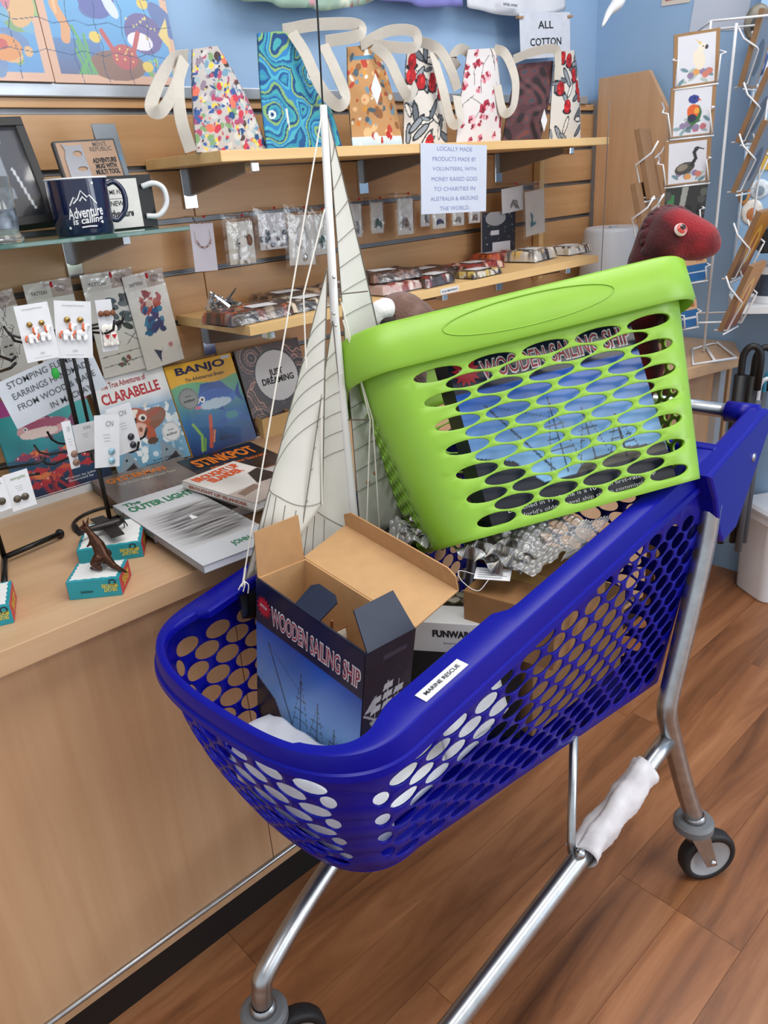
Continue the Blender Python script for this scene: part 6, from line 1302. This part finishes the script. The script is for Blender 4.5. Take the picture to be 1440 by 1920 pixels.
for k in range(12): MB().tube([(g.uniform(-.03, .03), g.uniform(-.02, .02), .002), (g.uniform(-.035, .035), g.uniform(-.02, .02), .022), (g.uniform(-.03, .04), g.uniform(-.02, .02), g.uniform(.03, .055))], [.004, .006, .002], 6).build('foil_fold', SL, t)
p = PY((487, 612), 1.40); t = thing('hanging_packet', 'pale packet hanging just below the lower shelf', 'packet', fm((p.x - .035, 1.47, .985), (1, 0, 0), (0, 0, 1))); MB().box((0, 0, -.004), (.10, .04, 0)).build('backing_card', M('c9c7c4', .6), t); MB().box((0, 0, .002), (.102, .042, .003)).build('plastic_sleeve', FILM2, t); MB().tube([(.08, .032, .012), (.08, .032, -.02)], .0014, 6).build('hook', CHROME, t)
# ============================================================ RIGHT END OF THE SHOP
x_ = 2.0; a = PY((1143, 190), 1.236); b = PY((1128, 492), 1.236); o = MB().tube([tuple(a), tuple(b), tuple(b + (b - a) * .5)], .0013, 6).build('steel_cable', GREYM); tag(o, 'thin steel cable in front of the shelf ends', 'cable')
pp = PY((1012, 400), 1.49); o = MB().box((-.011, -.012, .97), (.011, .012, 1.331)).build('timber_upright', SHELFM, mw=T(pp.x, 1.495, 0), bevel=.002); tag(o, 'slim pale timber upright between the two shelves', 'upright')
# wood partition
P0 = PX((1106, 150), 2.335); P1 = PX((1217, 131), 2.335); P2 = PX((1250, 200), 2.335)
pts = [(1.488, P0.z), (P1.y, P1.z), (P2.y, P2.z), (P2.y - .03, .767), (1.488, .767)]
mt = Matrix(((0, 0, 1, 2.335), (1, 0, 0, 0), (0, 1, 0, 0), (0, 0, 0, 1))); o = MB().prism(pts, 0, .018, mt).build('wood_partition', MAPLEV, bevel=.0008); tag(o, 'plain wooden end panel with a clipped corner behind the card rack', 'panel')
# white tapered tub
tz = PY((1150, 425), 1.36); t = thing('white_tub', 'upturned pale tapered tub behind the end of the green basket', 'tub', T(tz.x, 1.36, ZC + .0005)); hh = tz.z - ZC
MB().lathe([(.112, 0), (.114, .006), (.088, hh - .012), (.084, hh - .003), (.078, hh), (.07, hh - .002), (.03, hh - .003), (.001, hh - .003)], 40).build('tub_body', M('c9ced6', .4, 0, .02), t, smooth=True); MB().lathe([(.012, hh - .004), (.013, hh + .001), (.001, hh + .002)], 20).build('tub_cap', M('9aa0a8', .5), t, smooth=True)
# ---- white wire card rack
C0 = Vector((2.19, 1.01, ZC)); rk = thing('card_rack', 'white wire spinner rack full of greeting cards', 'card rack', T(*C0)); ri2 = T(*(-C0)); WW = M('e2e4e8', .35, 0, .02)
def ww(pts, r=.0026, nm='wire'): return MB().tube([ri2 @ Vector(p) for p in pts], r, 7).build(nm, WW, rk, smooth=True)
n0 = Vector((-.80, -.60, 0)).normalized(); s0 = Vector((-n0.y, n0.x, 0)) * -1      # s0 points to picture right
s0 = Vector((.60, -.80, 0)).normalized()
base = [PZ(p, ZC + .004) for p in ((1298, 655), (1345, 642), (1380, 671), (1300, 684))]
ww(base + [base[0]], .004, 'base_frame'); ww([C0 + Vector((0, 0, .004)), C0 + Vector((0, 0, .82))], .004, 'pole')
ww([(base[0] + base[1]) / 2, (base[2] + base[3]) / 2], .004, 'base_bar')
for a_, b_2 in ((-.075, -.075), (.075, -.075), (.075, .075), (-.075, .075)):
    q = C0 + n0 * a_ + s0 * b_2; ww([q + Vector((0, 0, .10)), q + Vector((0, 0, .82))], .0028, 'upright')
for z in (.10, .82): ww([C0 + n0 * a_ + s0 * b_2 + Vector((0, 0, z)) for a_, b_2 in ((-.075, -.075), (.075, -.075), (.075, .075), (-.075, .075), (-.075, -.075))], .0028, 'hoop')
def PP(px, p0, n): d = ray(px); d = Vector(d.tolist()); o_ = Vector((0, 0, CAMH)); return o_ + d * ((Vector(p0) - o_).dot(n) / d.dot(n))
def bird_card(k):
    def f(U, V, w, h):
        c = Cv(U, V, '9a7650'); c.rect(w * .09, h * .03, w * .91, h * .94, 'd6d8e0'); g = random.Random(k)
        for q in range(10): x = w * g.uniform(.15, .85); y = h * g.uniform(.08, .35); c.ell(x, y, .004, .010, g.choice(['6a8a94', '8aa4a8', '5a6a70', 'a8b8b0']), g.uniform(40, 140))
        for q in range(5): c.ell(w * g.uniform(.2, .8), h * g.uniform(.1, .26), .008, .007, g.choice(['c87a6a', 'd89a5a', 'b86a74', '8a7a9a']))
        if k == 1: c.ell(w * .56, h * .48, w * .13, h * .2, 'e4dcc8', 12); c.ell(w * .62, h * .70, w * .09, h * .07, 'e8e0cc'); c.poly([(w * .58, h * .74), (w * .46, h * .86), (w * .62, h * .78)], 'dcc07a'); c.ell(w * .72, h * .69, .004, .005, '3a3a40'); c.ell(w * .64, h * .71, .0015, .0015, '101014')
        if k == 2: c.ell(w * .55, h * .42, w * .15, h * .2, '3a6a3a', -15); c.ell(w * .52, h * .5, w * .14, h * .13, 'd8602a'); c.ell(w * .6, h * .5, w * .06, h * .06, 'e2a03a'); c.ell(w * .52, h * .73, w * .12, h * .085, '2f3f8a'); c.poly([(w * .62, h * .74), (w * .7, h * .70), (w * .62, h * .69)], 'c84a2a'); c.ell(w * .5, h * .36, w * .1, h * .08, '2a2f4a'); c.ell(w * .54, h * .75, .0015, .0015, '101014')
        if k == 3: c.ell(w * .45, h * .36, w * .22, h * .13, '4a4644', 15); c.ell(w * .4, h * .38, w * .12, h * .07, '8a8070', 15); c.line([(w * .6, h * .42), (w * .68, h * .56), (w * .64, h * .7), (w * .7, h * .77)], .008, '2f2d2e'); c.ell(w * .7, h * .78, w * .06, h * .035, '3a3838'); c.line([(w * .74, h * .78), (w * .84, h * .75)], .003, '2a2a2a')
        if k == 4: c.rect(0, 0, w, h, '2f3230'); c.poly([(w * .3, 0), (w * .4, h), (w * .55, h), (w * .42, 0)], '9a9c98'); c.rect(w * .05, h * .1, w * .22, h * .8, '3a7a4a'); c.blobs(12, .004, .012, ['1f2220', '4a4c4a', '5a6058'], 3, .5, (0, 0, w, h)); c.ell(w * .72, h * .2, .014, .014, '6a7a80'); c.ell(w * .72, h * .2, .009, .009, '20242a')
        if k == 5: c.rect(0, 0, w, h, 'd8b088'); c.rect(0, 0, w, h * .62, '2a6aa8'); c.rect(0, h * .3, w, h * .36, 'dce4ea')
        if k == 6: c.grad(0, '7a3a1c', h, 'c8862a', V >= 0); c.ell(w * .5, h * .5, w * .26, h * .3, 'd8a23a'); c.ell(w * .5, h * .5, w * .1, h * .2, 'a84a22')
        if k == 7: c.rect(w * .09, h * .03, w * .91, h * .94, '7a828e'); c.ell(w * .5, h * .4, w * .25, h * .25, '4a5260')
        return c
    return f
def rcard(label, tl, tr, bl, k, off, n=None):
    n = n or n0; p0 = C0 + n * off; TL, TR, BL = PP(tl, p0, n), PP(tr, p0, n), PP(bl, p0, n); m, w, h = from3(BL, BL + TR - TL, TL); t = thing('greeting_card', label, 'card', m, 'greeting cards in the wire rack'); MB().box((0, 0, -.006), (w, h, -.0002)).build('card_body', M('9a7650', .7), t); sheet('card_print', w, h, lambda U, V: bird_card(k)(U, V, w, h), t, .0014, PRINT, z=.0003)
    return t, w, h, (BL, BL + TR - TL, TL)
def pocket(BL, BR, TL, n):
    u = (BR - BL).normalized(); v = (TL - BL).normalized(); w = (BR - BL).length; h = (TL - BL).length; f_ = n * .008
    for sgn, e in ((-1, BL), (1, BR)):
        q = e + u * .004 * -sgn
        ww([q + v * h * .75 - n * .05, q + v * h * .62 - n * .03, q + v * h * .52 + f_ * 1.2 + u * .012 * sgn, q + v * h * .5 + f_ * 1.4 - u * .0 * sgn, q + v * h * .05 + f_ * 1.2, q - v * .004 - n * .02], .0023, 'pocket_wire')
    ww([BL - v * .004 + f_ * .6, BR - v * .004 + f_ * .6], .0023, 'pocket_wire')
lst = [('cockatoo card at the top of the rack', (1272, 64), (1359, 50), (1262, 166), 1, .085), ('rainbow lorikeet card second from the top', (1241, 167), (1326, 157), (1254, 260), 2, .09), ('emu card third from the top', (1233, 268), (1321, 257), (1244, 350), 3, .095), ('dark card behind the plush dinosaur head', (1234, 349), (1311, 346), (1241, 440), 4, .10)]
for lab, tl, tr, bl, k, off in lst:
    t, w, h, q = rcard(lab, tl, tr, bl, k, off); pocket(q[0], q[1], q[2], n0)
for lab, tl, tr, bl in (('sand and blue card low in the rack, upper one', (1280, 482), (1323, 474), (1284, 530)), ('sand and blue card low in the rack, lower one', (1276, 566), (1306, 560), (1280, 615))):
    t, w, h, q = rcard(lab, tl, tr, bl, 5, .09); text('NS', t, w * .7, h * .8, M('b0522a', .5), w=w * .3, h=h * .14, bold=.03); pocket(q[0], q[1], q[2], n0)
nl = Vector((-.28, .96, 0)).normalized(); nr = Vector((.12, -.99, 0)).normalized()
def side_cards(label, px, depth, lean, k, n, l=.115, h=.165, th=.012):
    p = PD(px, depth); u = Vector((-n.y, n.x, 0)); v = (Vector((0, 0, 1)) + n * lean).normalized(); m = fm(p - u * l / 2, u, v); t = thing('greeting_card', label, 'card', m, 'greeting cards in the wire rack'); MB().box((0, 0, -th), (l, h, -.0002)).build('card_body', M('8a6848', .7), t); sheet('card_print', l, h, lambda U, V: bird_card(k)(U, V, l, h), t, .002, PRINT, z=.0003); B_ = m @ Vector((0, 0, 0)); pocket(B_, m @ Vector((l, 0, 0)), m @ Vector((0, h, 0)), Vector(m.col[2][:3]))
side_cards('brown edged cards on the left side of the rack, upper pocket', (1222, 372), 1.98, .25, 7, nl); side_cards('brown edged cards on the left side of the rack, lower pocket', (1215, 470), 1.98, .25, 7, nl)
side_cards('cards on the right side of the rack, top pocket', (1405, 165), 1.96, .2, 7, nr); side_cards('cards on the right side of the rack, second pocket', (1400, 268), 1.95, .35, 7, nr); side_cards('cards on the right side of the rack, third pocket', (1392, 360), 1.95, .35, 7, nr); side_cards('orange and yellow cards low on the right side, upper', (1382, 520), 1.95, .35, 6, nr); side_cards('orange and yellow cards low on the right side, lower', (1368, 615), 1.95, .35, 6, nr)
# ---- blue magnet board behind the rack
bn = Vector((-.88, -.48, 0)).normalized(); b0 = PD((1405, 260), 2.08); bu = Vector((.48, -.88, 0)).normalized()
bmx = fm(PP((1378, 575), b0, bn), bu, (0, 0, 1)); bb = thing('magnet_board', 'pale blue display board with souvenir magnets behind the card rack', 'display board', bmx); bmi = bmx.inverted()
MB().box((-.02, 0, -.012), (.22, .95, 0)).build('board', M('9cc0e2', .5), bb)
for k, (px, rx, ry, c1, c2) in enumerate((((1420, 42), .032, .042, '7a7468', '3a3836'), ((1418, 85), .018, .026, 'b8d0c0', '6a8a7a'), ((1425, 118), .02, .03, '3f5a94', 'a8b8c8'), ((1425, 232), .02, .022, '3a6a4a', '9ab4a0'), ((1424, 355), .026, .026, 'd4dce4', '8a98a8'), ((1410, 398), .028, .034, 'e6ded4', 'c07a4a'), ((1396, 360), .016, .034, 'c88a4a', '3a5a6a'))):
    q = bmi @ PP(px, b0 + bn * .002, bn); mg = MB().lathe([(.001, .006), (.8, .005), (1, .002), (1, 0)], 24, T(q.x, q.y, 0) @ Matrix.Diagonal((rx, ry, 1, 1))).build('magnet', M(c1, .3, 0, .3, 40), bb, smooth=True)
    MB().lathe([(.001, .0075), (1, .006)], 18, T(q.x, q.y - ry * .15, 0) @ Matrix.Diagonal((rx * .5, ry * .5, 1, 1))).build('magnet_picture', M(c2, .3, 0, .2, 60), mg)
q = bmi @ PP((1430, 300), b0, bn); MB().box((q.x - .012, q.y - .025, 0), (q.x + .03, q.y + .025, .004)).build('magnet', M('d8b04a', .4), bb)
# ---- white shelf with mug
w0 = PD((1408, 572), 2.05); wm2 = fm(w0, bu, (0, 0, 1)); t = thing('white_shelf', 'white shelf at the right edge of the picture', 'shelf', wm2); MB().box((-.04, -.02, -.20), (.20, 0, .02)).build('shelf_board', WHITE, t, bevel=.001); MB().box((.0, -.06, -.2), (.02, -.02, -.18)).build('shelf_bracket', GREYM, t)
mgp = wm2 @ Vector((.045, .0005, -.05)); t = thing('mug', 'white mug with a dark printed band on the white shelf', 'mug', T(*mgp) @ Matrix.Rotation(math.radians(140), 4, 'Z')); MB().lathe([(.001, 0), (.038, 0), (.04, .004), (.04, .094), (.037, .094), (.036, .006), (.001, .006)], 30).build('cup', WHITE, t, smooth=True, auto=.6); MB().lathe([(.0404, .02), (.0404, .075)], 30).build('printed_band', M('3a4656', .3, 0, .4, 40), t, smooth=True); MB().tube(catmull([(.038, 0, .078), (.06, 0, .08), (.068, 0, .05), (.058, 0, .022), (.038, 0, .02)], 6), .005, 8).build('handle', WHITE, t, smooth=True)
bx = PD((1436, 440), 2.1); o = MB().box((-.03, -.03, 0), (.08, .03, .18)).build('black_box', BLACK, mw=fm(bx, bu, (0, 0, 1)), bevel=.003); tag(o, 'tall black carton cut off by the right edge above the white shelf', 'box')
# ---- umbrella handles below
for k, (px, c, lab) in enumerate((((1394, 660), BLACK, 'left one of two glossy black umbrella handles at the right'), ((1418, 662), BLACK, 'right one of two glossy black umbrella handles'), ((1425, 715), M('d8dce2', .4), 'white crook umbrella handle at the right edge'), ((1436, 700), M('3a9ac0', .4), 'turquoise crook umbrella handle at the right edge'))):
    p = PD(px, 2.0 + .02 * k); r = .022 if k < 2 else .017; pts = [(0, 0, -.55 if k < 2 else -.45), (0, 0, -.02)] + [(r - r * math.cos(a), 0, -.02 + (r * 1.6) * math.sin(a)) for a in np.linspace(.3, math.pi, 8)] + [(2 * r, 0, -.05 if k > 1 else -.10)]
    t = thing('umbrella', lab, 'umbrella', fm(p, bu, (0, 0, 1)) @ Matrix.Rotation(math.pi / 2, 4, 'X').inverted() @ Matrix.Rotation(0, 4, 'Z')); mrot = Matrix(((1, 0, 0, 0), (0, 0, 1, 0), (0, 1, 0, 0), (0, 0, 0, 1)))
    t.matrix_world = fm(p, bu, (0, 0, 1)); MB().tube([mrot @ Vector(q) for q in pts], [.009 if k < 2 else .006] * len(pts), 12).build('crook_handle', c, t, smooth=True); MB().tube([mrot @ Vector((0, 0, -.06 if k < 2 else -.05)), mrot @ Vector((0, 0, -.5))], .016 if k < 2 else .010, 12).build('folded_canopy', c if k < 2 else M('5a5e66', .6), t, smooth=True)
# ---- white bin on the floor
bp = PZ((1425, 1112), 0); bp += Vector((.05, -.02, 0)); t = thing('waste_bin', 'white plastic bin on the floor at the right edge', 'bin', T(*bp) @ Matrix.Rotation(math.radians(-30), 4, 'Z')); rings = []
for z, s in ((0, .9), (.006, .94), (.12, .97), (.255, 1.0), (.262, 1.04), (.285, 1.04)): rings.append([Vector((p.x, p.y, z)) for p in rrect(.20 * s, .16 * s, .03, 6)])
MB().loft(rings).build('bin_body', M('dfe2e8', .4, 0, .02), t, auto=.5)
bl_ = MB().loft([[Vector((p.x, p.y, z)) for p in rrect(.21 * s, .17 * s, .032, 6)] for z, s in ((.286, 1.02), (.296, 1.03), (.305, .95))]).build('bin_lid', M('d2d6de', .4, 0, .02), t, auto=.5)
# ---- papers and ornament on the right wall
xw = 2.384
def wallpaper(label, tl, tr, bl, paint, cat='poster'):
    TL, TR, BL = PX(tl, xw), PX(tr, xw), PX(bl, xw); m, w, h = from3(BL, BL + TR - TL, TL); t = thing('paper_notice', label, cat, m); MB().box((0, 0, -.0005), (w, h, .0006)).build('notice_sheet', PAPER, t); sheet('notice_print', w, h, lambda U, V: paint(U, V, w, h), t, .003, PRINT, z=.001); return t, w, h
wallpaper('cream notice with a red block at the top edge', (1238, -60), (1292, -70), (1240, 12), lambda U, V, w, h: Cv(U, V, 'ddd2c4').rect(w * .12, h * .12, w, h, 'b02a2a'))
t, w, h = wallpaper('handwritten white paper notice on the right wall', (1296, -50), (1404, -60), (1292, 60), lambda U, V, w, h: Cv(U, V, 'c9d0dc'), 'notice'); text('Thursday', t, w * .35, h * .52, INK, w=w * .4, h=h * .07, shear=.2, bold=0); text('Postcards', t, w * .34, h * .25, INK, w=w * .45, h=h * .08, shear=.2, bold=0)
p0 = [PD(p, 1.9) for p in ((1170, -25), (1158, 5), (1143, 22), (1132, 44), (1129, 50))]; o = MB().tube(catmull(p0, 5), [.016] * 5 + [.016, .015, .013, .012, .010, .009, .008, .007, .006, .005, .004, .004, .003, .002, .001, .001], 10).build('hanging_bird_ornament', WHITE, smooth=True); tag(o, 'white pointed ornament hanging at the top beside the wall corner', 'ornament')
